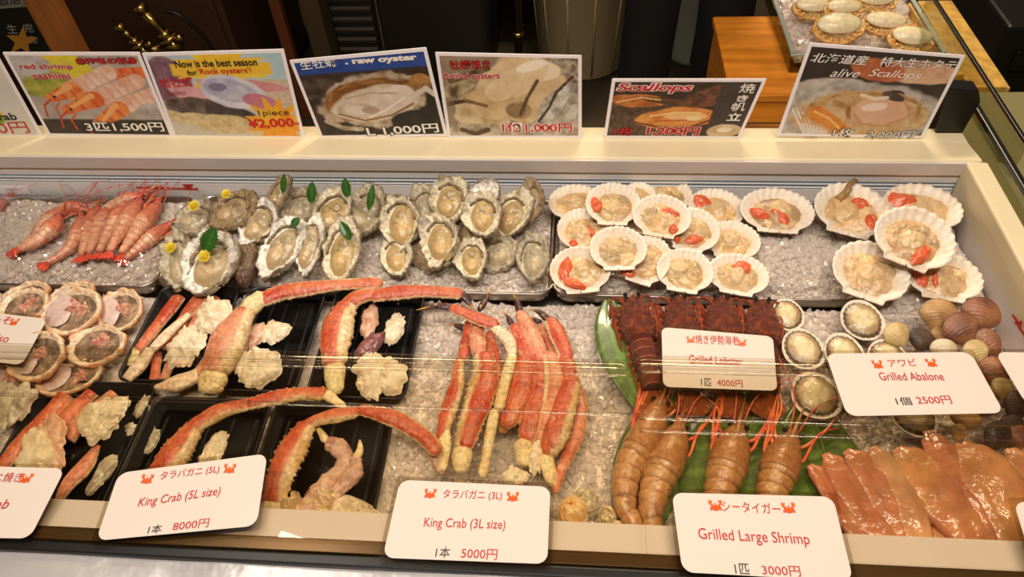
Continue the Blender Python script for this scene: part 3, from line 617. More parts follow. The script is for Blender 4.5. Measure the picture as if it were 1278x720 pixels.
# ------------------------------------------------------------------ scallops
Z1, Z2, Z3 = .640, .662, .684
G = 'small scallops on the ice tray'
L_ = [  # px, py, w, h, angle, tilt, z, roe, label
 (718, 256, 62, 42, -6, 6, Z1, [], 'scallop without roe at the back left end of the scallop pile'),
 (830, 246, 62, 40, 4, 6, Z1, [], 'scallop in the back middle, under the rim of the next one in front'),
 (797, 249, 40, 36, 10, 8, Z1 + .005, [], 'scallop mostly hidden between two others at the back middle'),
 (765, 258, 64, 50, 2, 14, Z2, [(-.3, .0, .10, .16, 20)], 'scallop with orange roe on its left side, second in the back row'),
 (728, 290, 60, 50, -12, 8, Z1 + .006, [(.13, -.05, .06, .15, 20), (-.24, -.26, .08, .08, 0)], 'scallop with two small orange roe bits, left middle of the scallop pile'),
 (893, 264, 66, 46, 14, 6, Z1, [(-.3, .16, .16, .14, -10), (.26, -.25, .05, .06, 0)], 'scallop with a round orange roe lobe at its upper left, back right'),
 (863, 290, 64, 52, 14, 12, Z1 + .01, [(.08, -.18, .16, .09, 25), (-.24, -.24, .07, .1, 30)], 'ribbed scallop with orange roe along its front edge, right middle'),
 (800, 296, 40, 34, 0, 4, Z1 - .003, [(.2, .1, .07, .15, 10)], 'scallop almost covered by the three around it, middle of the pile'),
 (825, 273, 68, 50, 10, 14, Z2 + .004, [(.12, .14, .16, .08, 0), (.24, -.22, .08, .1, 10)], 'scallop lying on top in the middle with a wide orange streak'),
 (913, 303, 66, 44, 10, 6, Z1, [], 'plain beige scallop at the right edge of the middle row'),
 (806, 328, 56, 60, 22, 10, Z1 + .004, [(-.3, -.3, .15, .1, -10)], 'ribbed scallop tilted sideways with roe low on its left'),
 (771, 313, 66, 52, -4, 14, Z2, [], 'round scallop full of plain meat lying on top at the left middle'),
 (724, 340, 70, 56, -8, 12, Z1 + .004, [(-.24, .08, .1, .22, -20), (-.12, -.26, .2, .08, -25)], 'scallop with a long orange roe crescent at the front left corner'),
 (854, 341, 66, 52, 8, 10, Z1 + .004, [], 'plain scallop in the front middle of the tray'),
 (920, 346, 72, 48, 6, 8, Z1, [(.05, .2, .17, .14, 10)], 'scallop with a square orange roe piece at the front right of the tray'),
 (968, 267, 86, 52, -4, 10, Z1 + .004, [(-.22, -.06, .15, .09, -20), (.05, -.08, .09, .17, 30)], 'wide scallop with two orange roe strips, alone on clear ice'),
]
for k, (px, py, w_, h_, a, tl, z, roe, lab) in enumerate(L_): scallop(px, py, w_, h_, a, tl, z, lab, roe, G, k)
G = 'big live scallops at the right end'
for k, (px, py, w_, h_, a, tl, z, roe, lab, sp) in enumerate([
 (1062, 267, 92, 60, 12, 8, .645, [(.08, .2, .11, .08, 0), (.26, -.08, .08, .12, 10)], 'big scallop with a brown siphon standing up at its back', True),
 (1149, 263, 92, 54, -8, 6, .645, [(-.26, .14, .20, .13, 10)], 'big scallop with a large orange roe block, back right corner', False),
 (1084, 343, 92, 68, 16, 12, .648, [], 'big scallop of plain beige meat at the front left of the big ones', False),
 (1174, 348, 92, 58, -4, 8, .645, [(-.27, -.06, .09, .18, 10), (-.1, -.05, .05, .16, 5)], 'big scallop with an upright orange roe strip at the front right', False),
 (1138, 301, 96, 70, 20, 16, .678, [(.16, -.2, .09, .17, -25)], 'big white scallop lying on top of the other three', False)]):
    scallop(px, py, w_, h_, a, tl, z, lab, roe, G, k + 30, True, (216, 178, 128), siphon=sp)
# ------------------------------------------------------------------ oysters
GA, GB, GC = 'oysters with yellow flowers', 'oysters with green leaves', 'plain oysters at the right'
for k, (px, py, w_, l_, a, tl, z, lab, g, st) in enumerate([
 (242, 270, 34, 54, 62, 14, .645, 'oyster lying sideways under a yellow flower, back left of the oysters', GA, 'grey'),
 (288, 260, 38, 62, 52, 22, .655, 'dark edged oyster carrying a flower at its top, back of the flower group', GA, 'dark'),
 (219, 325, 36, 72, -4, 24, .640, 'narrow oyster with a flower, front left corner of the oyster tray', GA, 'grey'),
 (258, 326, 56, 80, 16, 26, .650, 'large white rimmed oyster with both a flower and a leaf', GA, 'white'),
 (319, 276, 40, 62, 24, 24, .645, 'white edged oyster between the dark closed shell and the leaf group', GB, 'white'),
 (344, 243, 20, 54, 22, 34, .655, 'slim oyster standing steep at the back with a leaf on its tip', GB, 'dark'),
 (373, 256, 44, 46, 20, 20, .645, 'short oyster at the back with a leaf on its right', GB, 'grey'),
 (349, 306, 42, 82, 28, 26, .650, 'long oyster with a thick white ruffled left rim', GB, 'white'),
 (383, 305, 30, 76, 14, 30, .650, 'thin white rimmed oyster in the middle of the leaf group', GB, 'white'),
 (412, 264, 42, 66, 24, 26, .650, 'oyster with a leaf in its upper end and a dark upper rim', GB, 'cream'),
 (453, 262, 42, 68, 26, 28, .652, 'oyster at the right of the leaf group holding a leaf along its side', GB, 'grey'),
 (424, 312, 42, 80, 6, 28, .645, 'front oyster of the leaf group with a leaf along its right rim', GB, 'cream'),
 (492, 318, 36, 50, -8, 20, .640, 'small oyster at the front left of the plain group', GC, 'cream'),
 (527, 260, 32, 60, 4, 26, .645, 'narrow oyster shell mostly hidden at the back', GC, 'grey'),
 (498, 276, 46, 70, -6, 26, .655, 'large oyster at the left of the plain group', GC, 'cream'),
 (530, 318, 34, 40, -16, 16, .634, 'broken low oyster shell under the others at the front', GC, 'dark'),
 (547, 298, 44, 64, -8, 26, .662, 'wide pale rimmed oyster in the front middle of the plain group', GC, 'cream'),
 (585, 296, 36, 56, -10, 22, .640, 'oyster showing its rough brown shell under the pile', GC, 'dark'),
 (558, 248, 44, 58, 8, 30, .672, 'oyster standing at the back with a heart shaped pale rim', GC, 'cream'),
 (604, 240, 32, 36, 4, 36, .680, 'chalky white empty oyster shell topmost at the back', GC, 'white'),
 (587, 322, 36, 50, -6, 22, .645, 'pointed oyster at the front of the plain group', GC, 'cream'),
 (620, 314, 48, 42, -30, 18, .640, 'oyster lying across with its shell edge to the front right', GC, 'grey'),
 (600, 266, 42, 56, -4, 30, .682, 'oyster full of meat lying on top under the chalky shell', GC, 'cream'),
 (636, 266, 40, 62, 22, 28, .655, 'oyster leaning right near the end of the plain group', GC, 'cream'),
 (662, 254, 28, 62, 10, 30, .650, 'mottled dark oyster at the back right end', GC, 'dark'),
 (665, 320, 38, 60, -4, 22, .640, 'grey oyster set apart at the front right corner of the tray', GC, 'grey')]):
    oyster(px, py, w_, l_, a, tl, z, lab, g, k, st, yaw=(k * 37) % 37 - 18, meat=(k not in (15, 19)))
oyster(302, 330, 36, 50, 8, 10, .636, 'closed dark brown oyster shell beside the flower oysters', 'closed oysters', 70, 'dark', closed=True)
for px, py, d, z, lab in ((243, 258, 15, .672, 'yellow flower on the oyster lying sideways at the back left'), (283, 243, 13, .705, 'yellow flower on the dark edged oyster at the back'), (214, 310, 15, .672, 'yellow flower on the narrow oyster at the front left'), (256, 321, 17, .685, 'yellow flower on the large white rimmed oyster')): flower(px, py, d, z, lab)
for px, py, w_, l_, a, tl, z, lab in ((262, 299, 22, 32, 24, 50, .690, 'green leaf on the large white rimmed oyster'), (354, 229, 8, 24, 4, 60, .715, 'green leaf on the tip of the slim steep oyster'), (389, 240, 13, 26, 4, 55, .695, 'green leaf beside the short oyster at the back'), (432, 234, 12, 24, -6, 60, .715, 'green leaf at the upper end of the dark rimmed oyster'), (463, 246, 10, 32, 10, 50, .70, 'green leaf along the oyster at the right of the leaf group'), (431, 288, 13, 26, -28, 45, .70, 'green leaf on the front oyster of the leaf group'), (369, 277, 10, 14, 40, 40, .700, 'small green leaf on the long white rimmed oyster')): shiso(px, py, w_, l_, a, tl, z, lab)
# ------------------------------------------------------------------ red shrimp under film
PALR = ((198, 82, 60), (218, 152, 112), (230, 190, 152), (200, 96, 72))
G = 'red shrimp under cling film'
for k, (pts, lab) in enumerate([
 ([(98, 256, 14), (62, 278, 18), (40, 302, 14), (9, 321, 8)], 'red shrimp at the far left with its tail pointing to the front left'),
 ([(78, 270, 14), (66, 286, 18), (44, 304, 13), (14, 315, 8)], 'red shrimp lying over the leftmost one'),
 ([(104, 268, 14), (100, 290, 18), (84, 314, 14), (47, 336, 9)], 'red shrimp whose tail reaches furthest to the front'),
 ([(124, 258, 12), (112, 284, 15), (106, 306, 12), (97, 329, 8)], 'slim red shrimp left of the one with bright roe'),
 ([(146, 252, 14), (128, 278, 16), (118, 304, 13), (104, 326, 8)], 'red shrimp with a bright orange head, middle of the wrapped tray'),
 ([(164, 250, 14), (146, 278, 18), (132, 302, 14), (118, 325, 8)], 'pale bodied red shrimp right of the middle'),
 ([(178, 249, 14), (160, 276, 18), (146, 300, 14), (130, 324, 8)], 'red shrimp third from the oysters'),
 ([(202, 252, 15), (182, 278, 19), (162, 304, 15), (144, 327, 9)], 'thick pale red shrimp second from the oysters'),
 ([(112, 264, 13), (88, 262, 16), (66, 272, 14), (50, 290, 9)], 'red shrimp lying crosswise behind the two leftmost ones'),
 ([(186, 244, 13), (160, 252, 16), (136, 262, 14), (120, 280, 9)], 'red shrimp lying crosswise behind the upright row'),
 ([(217, 279, 12), (190, 298, 16), (170, 314, 13), (148, 331, 9)], 'red shrimp lying nearest to the oysters')]):
    prawn(lab, [(a, b_, .634 + (.012 if k in (1, 6) else .004 * (k % 2)), w_ * 1.22) for a, b_, w_ in pts], G, PALR, k, 'red_shrimp', False, 1 if k % 2 else -1)
prawn('reddish shrimp head cut by the left border of the photo', [(10, 250, .634, 12), (0, 258, .634, 14), (-16, 272, .634, 12), (-34, 284, .634, 8)], 'red shrimp in the leftmost tray corner', PALR, 20, 'red_shrimp', False)
# film over the shrimp: loose wrinkled sheet
t = thing('cling_film', 'clear wrinkled cling film over the red shrimp tray', 'film', loc=(0, 0, 0))
c4 = [at(-30, 243, .636), at(208, 240, .636), at(200, 356, .623), at(-30, 352, .623)]
V, F, u, v = quadgrid(c4, 70, 40); e = np.minimum(np.minimum(u, 1 - u), np.minimum(v, 1 - v))
V[:, 2] += .026 * sstep(0, .22, e) * (1 - .35 * v) + .003 * fbm(V * [1, .6, 1], 45, 8) + .006 * np.abs(fbm(V * [1, .5, 1], 22, 3)) * sstep(0, .15, e)
m = len(V); MB().add(V, F).build('sheet', M_film, t)
# ------------------------------------------------------------------ crab shell cups
G = 'crab shell cups of brown crab meat'
for k, a in enumerate([
 (32, 370, 62, 30, -4, 6, .628, 'crab shell cup at the back left, half hidden behind the next one'),
 (90, 368, 56, 26, 4, 6, .628, 'crab shell cup at the back, half hidden behind the large middle one'),
 (150, 389, 60, 50, -4, 10, .634, 'crab shell cup at the right end of the back row beside the foam tray'),
 (30, 384, 64, 46, 8, 10, .642, 'crab shell cup of the back row touching the white card'),
 (90, 390, 76, 58, 10, 12, .646, 'large crab shell cup in the middle with a purple white membrane'),
 (88, 472, 82, 40, 6, 6, .626, 'crab shell cup nearest the front black tray, partly covered'),
 (121, 432, 74, 50, 8, 10, .636, 'crab shell cup at the right of the front row by the foam tray'),
 (10, 474, 64, 46, -4, 6, .628, 'crab shell cup under the white card at the left border'),
 (47, 446, 76, 56, -10, 12, .646, 'crab shell cup at the front left, its rim under the card corner')]): crab_cup(*a, G, k)
meat_piece(22, 505, 44, 62, 24, .632, 'pale crab shell piece in front of the cups at the left border', 'crab meat by the cups', 5, 'grey')
meat_piece(2, 500, 34, 54, 10, .628, 'pale crab meat cut by the left border above the front tray', 'crab meat by the cups', 6, 'grey')
# ------------------------------------------------------------------ black foam trays
def foam_tray(x0, x1, y0, y1, z, label, h=.022):
    t = thing('foam_tray', label, 'tray', loc=((x0 + x1) / 2, (y0 + y1) / 2, z), group='black foam trays'); cx_, cy_ = (x0 + x1) / 2, (y0 + y1) / 2
    def rr(d, r, k=7):
        p = []
        for sx, sy, a0 in ((1, 1, 0), (-1, 1, 90), (-1, -1, 180), (1, -1, 270)):
            for q in range(k + 1):
                a = math.radians(a0 + 90 * q / k); p.append((sx * ((x1 - x0) / 2 - r) + (r + d) * math.cos(a), sy * ((y1 - y0) / 2 - r) + (r + d) * math.sin(a)))
        return np.array(p)
    prof = [(-.014, .004), (-.010, .006), (-.003, h - .002), (-.001, h), (.001, h), (.002, h - .003), (-.001, h - .004), (-.012, .0)]; N = 32; j = np.arange(N); k = (j + 1) % N
    V = np.concatenate([np.c_[rr(d, .016), np.full(N, q)] for d, q in prof]); q = np.concatenate([np.c_[a * N + j, a * N + k, (a + 1) * N + k, (a + 1) * N + j] for a in range(len(prof) - 1)])
    MB().add(V, [q, [list(range(N))], [list(range(7 * N, 8 * N))[::-1]]]).build('pan', M_foam, t)
    b = MB()
    for i in range(5): b.box((((x0 - x1) / 2 + .02) * (1 - i / 4) + ((x1 - x0) / 2 - .02) * i / 4, 0, .0040), (.004, y1 - y0 - .045, .0012))
    b.build('base_ribs', M_foam, t, False)
    return t
ZF = .6065
foam_tray(-.672, -.540, .600, .788, ZF, 'black foam tray of cut crab pieces beside the crab shell cups')
foam_tray(-.523, -.395, .588, .790, ZF, 'black foam tray in the back row under the bent pale king crab leg')
foam_tray(-.377, -.232, .582, .788, ZF, 'black foam tray at the right of the back row, beside the ice')
foam_tray(-.782, -.605, .384, .594, ZF, 'black foam tray of crab pieces at the front left by the cut off card')
foam_tray(-.597, -.424, .384, .572, ZF, 'black foam tray behind the card of the largest king crab')
foam_tray(-.416, -.243, .384, .572, ZF, 'black foam tray at the front middle holding the leggy crab shoulder')
ZB = ZF + .010
# pieces in the first tray
G = 'cut crab legs in the foam trays'
def cut(label, segs, seed): crab_leg(label, segs, G, 'crab leg', 'cut_crab_leg', seed)
z = ZB + .008
cut('split crab leg with orange shell, leftmost in the back left foam tray', [('shell', [(224, 371, z, 17), (200, 402, z, 18), (172, 438, z, 13)], 'red', None, False, 1), ('joint_end', [(171, 436, z, 11), (165, 456, z, 13)], 'cream', None, False, 1)], 1)
cut('split orange crab leg, second from the left in the back left tray', [('shell', [(249, 372, z, 17), (232, 394, z, 17), (206, 436, z, 11)], 'red', None, False, 1)], 2)
cut('thin reddish crab leg stub hanging below the back left tray pieces', [('shell', [(196, 440, z - .004, 12), (193, 476, z - .004, 14)], 'red', None, False, 1)], 12)
cut('split crab leg under the first white claw meat', [('shell', [(266, 371, z, 18), (248, 398, z, 18), (222, 436, z, 14), (204, 474, z, 12)], 'pink', None, False, 1)], 3)
cut('bent crab claw with white flesh lying across the orange legs', [('claw_arm', [(236, 392, z + .014, 8), (214, 412, z + .014, 14), (190, 436, z + .012, 13)], 'white', None, False, 1), ('claw_tip', [(188, 436, z + .010, 15), (174, 456, z + .008, 20), (158, 474, z + .006, 16)], 'white', None, False, 1)], 4)
cut('pale crab claw with a broad tip at the foot of the big pale leg', [('claw_arm', [(270, 424, z + .010, 14), (262, 448, z + .010, 18), (246, 470, z + .010, 20)], 'pink', None, False, 1), ('claw_tip', [(248, 468, z + .010, 22), (222, 478, z + .010, 24), (193, 483, z + .010, 6)], 'white', None, False, 1)], 5)
G2 = 'white crab meat in the foam trays'
meat_piece(265, 397, 50, 52, 30, z + .004, 'feathery white claw meat at the back of the left foam tray', G2, 11)
meat_piece(230, 436, 50, 60, 24, z + .006, 'feathery white claw meat in front of the other in the left foam tray', G2, 12)
meat_piece(316, 420, 24, 44, 30, ZB + .008, 'small pale crab flake left of the white lumps', G2, 13, 'pink')
meat_piece(344, 414, 38, 34, 20, ZB + .008, 'upper white crab lump in the middle foam tray', G2, 14)
meat_piece(326, 456, 60, 62, 30, ZB + .01, 'large white crab lump at the front of the middle foam tray', G2, 15)
# king crab legs of the back row
G = 'king crab legs on the foam trays'
z = .645
crab_leg('king crab leg bent over the middle tray with a broad pale end at the front', [
 ('propodus', [(478, 353, z + .018, 14), (430, 355, z + .018, 18), (388, 360, z + .016, 22), (350, 366, z + .012, 24), (324, 376, z + .012, 24)], 'red', 'r'),
 ('carpus', [(332, 369, z + .012, 26), (318, 378, z + .012, 28), (306, 392, z + .01, 24)], 'cream', None, False),
 ('merus', [(310, 384, z + .01, 26), (292, 412, z + .008, 42), (276, 446, z + .006, 46), (268, 470, z + .004, 34)], 'pink', 'L', False),
 ('joint_end', [(271, 462, z + .004, 32), (265, 478, z, 36), (262, 492, z - .004, 30)], 'cream', None, False)], G, seed=3)
crab_leg('thick red king crab leg arching over the right foam tray', [
 ('propodus', [(578, 367, z + .016, 16), (540, 364, z + .016, 18), (500, 365, z + .016, 20), (462, 370, z + .014, 20)], 'red', 'r'),
 ('carpus', [(470, 366, z + .014, 20), (446, 372, z + .013, 22), (430, 384, z + .012, 22)], 'red', 'r', False),
 ('merus', [(436, 376, z + .012, 24), (424, 400, z + .012, 36), (418, 432, z + .012, 36), (418, 458, z + .010, 28)], 'red', 'L'),
 ('joint_end', [(418, 452, z + .009, 26), (418, 474, z + .006, 26), (420, 492, z + .002, 18)], 'cream', None, False),
 ('dactyl', [(577, 366, z + .015, 12), (584, 376, z + .010, 13), (592, 387, z + .004, 6)], 'dark', None, False)], G, seed=4)
meat_piece(461, 404, 24, 46, 8, ZB + .008, 'pale crab flake standing under the red leg in the right tray', G2, 16, 'pink')
meat_piece(492, 411, 24, 46, 10, ZB + .008, 'white crab flake at the right of the right foam tray', G2, 17)
meat_piece(461, 432, 22, 52, 48, ZB + .010, 'purple brown crab shell piece in the right foam tray', G2, 18, 'purple', n=.25)
meat_piece(472, 468, 62, 62, 20, ZB + .014, 'large white crab lump at the front of the right foam tray', G2, 19)
# front left tray
G = 'cut crab legs in the foam trays'
z = ZB + .010
cut('thick orange split crab leg, leftmost in the front left tray', [('shell', [(82, 494, z, 24), (56, 524, z, 26), (22, 560, z, 24), (-12, 600, z, 20)], 'red', None, False, 1)], 21)
cut('split crab leg with a pale end, second in the front left tray', [('shell', [(116, 490, z, 20), (90, 514, z, 24), (64, 546, z, 24)], 'red', None, False, 1)], 22)
cut('split crab leg under the ragged white claw meat in the front left tray', [('shell', [(142, 490, z, 15), (118, 512, z, 20), (84, 548, z, 24)], 'pink', None, False, 1)], 23)
cut('long pink crab claw at the right of the front left tray', [('claw_arm', [(122, 556, z, 10), (106, 582, z, 22), (84, 606, z, 20), (70, 632, z - .004, 8)], 'pink', None, False, 1)], 24)
meat_piece(128, 524, 52, 72, 46, z + .008, 'ragged white claw meat in the front left tray', G2, 21)
meat_piece(150, 506, 24, 26, 20, z + .012, 'small white claw tip meat at the back of the front left tray', G2, 22)
meat_piece(66, 552, 74, 40, 66, z + .012, 'flat pink and white crab flesh across the front left tray', G2, 23, 'pink')
meat_piece(44, 576, 84, 56, 70, z + .010, 'broad creamy crab flesh above the cut off card', G2, 24)
meat_piece(178, 508, 16, 34, 30, ZB + .004, 'grey crab tip lying against the tray wall', G2, 25, 'grey')
meat_piece(190, 552, 12, 36, 26, ZB + .006, 'grey crab sliver between the two front trays', G2, 26, 'grey')
meat_piece(164, 535, 16, 18, 30, ZB + .004, 'tiny grey crab knuckle in the front left tray', G2, 27, 'grey')
meat_piece(128, 592, 20, 62, 36, ZB + .004, 'dark grey crab sliver at the lower right of the front left tray', G2, 28, 'grey')
# front king crab legs
G = 'king crab legs on the foam trays'
z = .645
crab_leg('king crab leg bent over the tray behind the largest size card', [
 ('propodus', [(408, 492, z + .018, 18), (380, 491, z + .018, 19), (346, 496, z + .018, 20), (306, 506, z + .016, 18)], 'red', 'l'),
 ('carpus', [(314, 504, z + .016, 18), (280, 512, z + .015, 22), (252, 526, z + .014, 24), (238, 538, z + .012, 24)], 'red', 'l', False),
 ('merus', [(246, 528, z + .012, 26), (226, 556, z + .010, 36), (204, 590, z + .006, 42), (186, 624, z, 42)], 'red', 'L'),
 ('dactyl', [(404, 490, z + .018, 16), (420, 501, z + .016, 12), (431, 508, z + .014, 8)], 'cream', None, False)], G, seed=5)
crab_leg('long king crab leg from the ice over the front middle tray to the front rim', [
 ('propodus', [(548, 566, z + .004, 18), (528, 544, z + .012, 22), (490, 522, z + .018, 22), (446, 510, z + .020, 16)], 'red', 'r'),
 ('carpus', [(448, 514, z + .02, 18), (424, 518, z + .018, 20), (396, 524, z + .016, 18), (382, 532, z + .014, 18)], 'red', 'l', False),
 ('merus', [(386, 526, z + .014, 22), (368, 556, z + .010, 34), (350, 594, z + .006, 36), (340, 632, z + .002, 28)], 'red', 'L'),
 ('joint_end', [(341, 624, z + .002, 28), (336, 644, z, 28), (332, 666, z - .004, 24)], 'cream', None, False)], G, seed=6)
meat_piece(268, 560, 26, 64, 30, ZB + .010, 'white crab leg flesh beside the bent leg behind the largest size card', G2, 31)
# crab shoulder with small legs
p = at(430, 640, ZB); t = thing('crab_shoulder', 'crab shoulder of white flesh with two small upright legs in the front middle tray', 'crab meat', loc=p); lp = p
for nm, pts, kd, sd in (('leg_tip', [(394, 531, .650, 5), (402, 542, .650, 9), (408, 551, .65, 12)], 'cream', 1), ('leg', [(408, 548, .65, 14), (424, 560, .646, 24), (430, 575, .642, 22), (412, 600, .64, 24), (386, 632, .636, 32), (362, 646, .634, 34)], 'mauve', 2),
                    ('leg_tip', [(449, 549, .652, 4), (449, 562, .65, 9), (444, 573, .648, 13)], 'cream', 3), ('leg', [(445, 569, .648, 15), (442, 588, .644, 22), (428, 606, .638, 22), (406, 630, .634, 26)], 'mauve', 4)):
    leg_piece(nm, t, lp, pts, kd, None, False, sd)
b = MB(); loc0 = at(420, 645, ZB + .006)
for k, (px, py, a, bb, ro, c) in enumerate([(430, 640, .05, .022, -20, (226, 214, 184)), (446, 652, .036, .018, -24, (222, 206, 172)), (396, 655, .026, .018, 10, (228, 206, 140)), (462, 648, .02, .012, -30, (220, 206, 180)), (404, 630, .026, .02, 20, (216, 186, 150)), (368, 640, .016, .022, 0, (220, 186, 140))]):
    q = at(px, py, ZB + .008) - lp; blob(b, q[0], q[1], a, bb, ro, .022, q[2] + .001 * k, 90 + k, c, .35, col2=(198, 168, 126), sc=2.4, nr=10, nt=60, zn=.5)
b.build('flesh', M_meat, t)
# ------------------------------------------------------------------ pile of smaller king crab legs on the ice
G = 'smaller king crab legs piled on the ice'
a = .634; b1 = .650; b2 = .664
def pile(label, segs, seed): crab_leg(label, segs, G, 'crab leg', 'king_crab_leg', seed)
pile('leftmost leg of the crab pile with a cream stripe and a dark claw tip', [('dactyl', [(554, 405, a, 4), (568, 406, a, 9), (583, 411, a, 11)], 'dark', None, False), ('propodus', [(589, 398, a + .004, 14), (583, 424, a, 15), (577, 450, a, 14)], 'red'), ('merus', [(573, 448, a, 13), (570, 480, a, 18), (559, 515, a, 20), (550, 548, a, 16)], 'red', 'L'), ('joint_end', [(555, 534, a, 15), (555, 560, a, 16), (552, 588, a, 11)], 'cream', None, False)], 31)
pile('curved crab leg whose dark tip points left over the tray, cream below', [('dactyl', [(519, 387, b2, 4), (542, 382, b2, 10), (564, 383, b2, 12)], 'dark', None, False), ('propodus', [(562, 383, b2, 14), (590, 395, b2, 16), (622, 407, b2, 17)], 'red'), ('carpus', [(616, 408, b2, 15), (634, 424, b2, 16), (640, 446, b2 - .002, 14)], 'white', None, False), ('merus', [(640, 440, b2, 14), (631, 474, b2, 14), (622, 512, b2 - .004, 15)], 'cream', None, False), ('joint_end', [(618, 510, b2 - .006, 13), (611, 545, b1, 13), (602, 596, a + .004, 13)], 'cream', None, False)], 32)
pile('wide orange leg with a big cream joint at the card, second from the left', [('dactyl', [(614, 358, b1, 4), (606, 374, b1, 10), (598, 388, b1, 9)], 'dark', None, False), ('propodus', [(598, 396, b1, 14), (596, 420, b1, 18), (598, 446, b1, 18)], 'pink'), ('merus', [(602, 440, b1, 22), (606, 470, b1, 34), (596, 505, b1, 34), (584, 540, b1 - .004, 30), (578, 562, b1 - .008, 20)], 'red', 'R'), ('joint_end', [(578, 556, b1 - .008, 22), (576, 576, a + .006, 25), (575, 590, a + .004, 18)], 'cream', None, False)], 33)
pile('narrow red leg with a cream edge in the middle of the crab pile', [('dactyl', [(627, 388, a, 4), (633, 395, a, 8), (640, 407, a, 9)], 'dark', None, False), ('propodus', [(611, 414, a + .004, 12), (614, 436, a + .004, 16), (621, 460, a + .004, 14)], 'red', 'r'), ('merus', [(616, 452, a + .004, 16), (626, 478, a + .004, 18), (630, 506, a + .004, 16), (628, 540, a, 14)], 'red', 'R')], 34)
pile('broad pinkish red leg right of the middle of the crab pile', [('propodus', [(640, 405, b1, 14), (650, 424, b1, 20), (662, 452, b1, 20)], 'red', 'r'), ('merus', [(655, 444, b1, 22), (651, 478, b1, 36), (643, 504, b1, 36), (630, 534, b1 - .006, 20)], 'red')], 35)
pile('pink leg with the tallest dark tip at the back of the crab pile', [('dactyl', [(639, 365, b1, 4), (645, 376, b1, 10), (649, 391, b1, 11)], 'dark', None, False), ('propodus', [(648, 388, b1, 14), (660, 415, b1, 24), (676, 452, b1, 26)], 'pink'), ('merus', [(668, 440, b1, 22), (674, 476, b1, 26), (666, 515, b1, 30), (656, 552, a + .008, 18)], 'red'), ('joint_end', [(652, 548, a + .008, 22), (654, 566, a + .006, 24), (656, 582, a + .004, 20)], 'cream', None, False)], 36)
pile('pale pink leg with a thick cream edge near the right of the crab pile', [('dactyl', [(663, 394, a, 5), (668, 399, a, 9), (675, 403, a, 9)], 'dark', None, False), ('propodus', [(674, 404, a, 10), (684, 424, a, 12), (692, 446, a, 12)], 'pink'), ('merus', [(684, 440, b1, 22), (690, 474, b1, 30), (684, 516, b1, 30), (670, 556, a + .006, 16)], 'pink', 'R')], 37)
pile('red leg with an arched dark tip at the right of the crab pile', [('dactyl', [(657, 386, b1, 4), (672, 389, b1, 10), (684, 399, b1, 12)], 'dark', None, False), ('propodus', [(685, 396, b1, 14), (698, 422, b1, 22), (709, 450, b1, 18)], 'red', 'r'), ('carpus', [(704, 444, b1 + .004, 18), (711, 466, b1 + .004, 20), (712, 484, b1 + .004, 18)], 'red', None, False), ('merus', [(714, 474, b1 + .004, 20), (704, 508, b1 + .004, 32), (692, 545, b1, 30), (681, 572, a + .006, 18)], 'red', 'L'), ('joint_end', [(681, 566, a + .008, 18), (686, 590, a + .004, 18), (692, 608, a, 12)], 'cream', None, False)], 38)
pile('slim pink leg on the outer right side of the crab pile', [('merus', [(716, 470, a, 12), (724, 506, a, 17), (717, 548, a, 20), (698, 592, a, 12)], 'pink'), ('joint_end', [(702, 584, a, 13), (696, 600, a, 13), (692, 616, a, 8)], 'red', None, False)], 39)
meat_piece(644, 594, 36, 24, 4, .640, 'yellow cream crab knuckle at the foot of the crab pile', 'loose crab pieces by the pile', 41)
meat_piece(668, 572, 20, 44, 4, .636, 'cream crab joint flesh between two pile legs at the front', 'loose crab pieces by the pile', 42)
cut('dark broken claw tip poking out left of the crab pile', [('claw_tip', [(536, 548, .640, 14), (544, 572, .634, 16), (553, 592, .63, 6)], 'mauve', None, False)], 43)
# ------------------------------------------------------------------ green leaves under the front seafood
def big_leaf(label, pts, wid, z, n=50, cup=.06):
    P = [at(x, y, z + dz) for x, y, dz in pts]; loc = P[0].copy(); t = thing('bamboo_leaf', label, 'leaf', loc=loc); b = MB()
    leaf_blade(b, [p - loc for p in P], (wid, (0, 0, 1)), 0, (78, 100, 40), n, cup); b.build('blade', M_leaf, t)
    b = MB(); rod(b, [P[0] - loc + [0, 0, .002], (P[0] + P[len(P) // 2]) / 2 - loc + [0, 0, .001], P[len(P) // 2] - loc], .0016, S(120, 140, 70), 6, 12); b.build('midrib', M_leaf, t)
big_leaf('glossy green leaf under the leftmost lobster', [(760, 374, .004), (764, 412, .008), (782, 462, .006), (806, 520, 0)], .030, ZI + .014)
big_leaf('broad green leaf under the two large shrimp at the left', [(842, 486, 0), (818, 560, 0), (800, 630, 0), (796, 694, 0)], .048, ZI + .004)
big_leaf('broad green leaf under the large shrimp behind the shrimp card', [(950, 492, 0), (922, 560, 0), (900, 640, 0), (890, 706, 0)], .066, ZI + .005)
big_leaf('broad green leaf showing between the shrimp card and the squid', [(1010, 500, 0), (1020, 570, 0), (1050, 640, 0), (1090, 706, 0)], .060, ZI + .003)
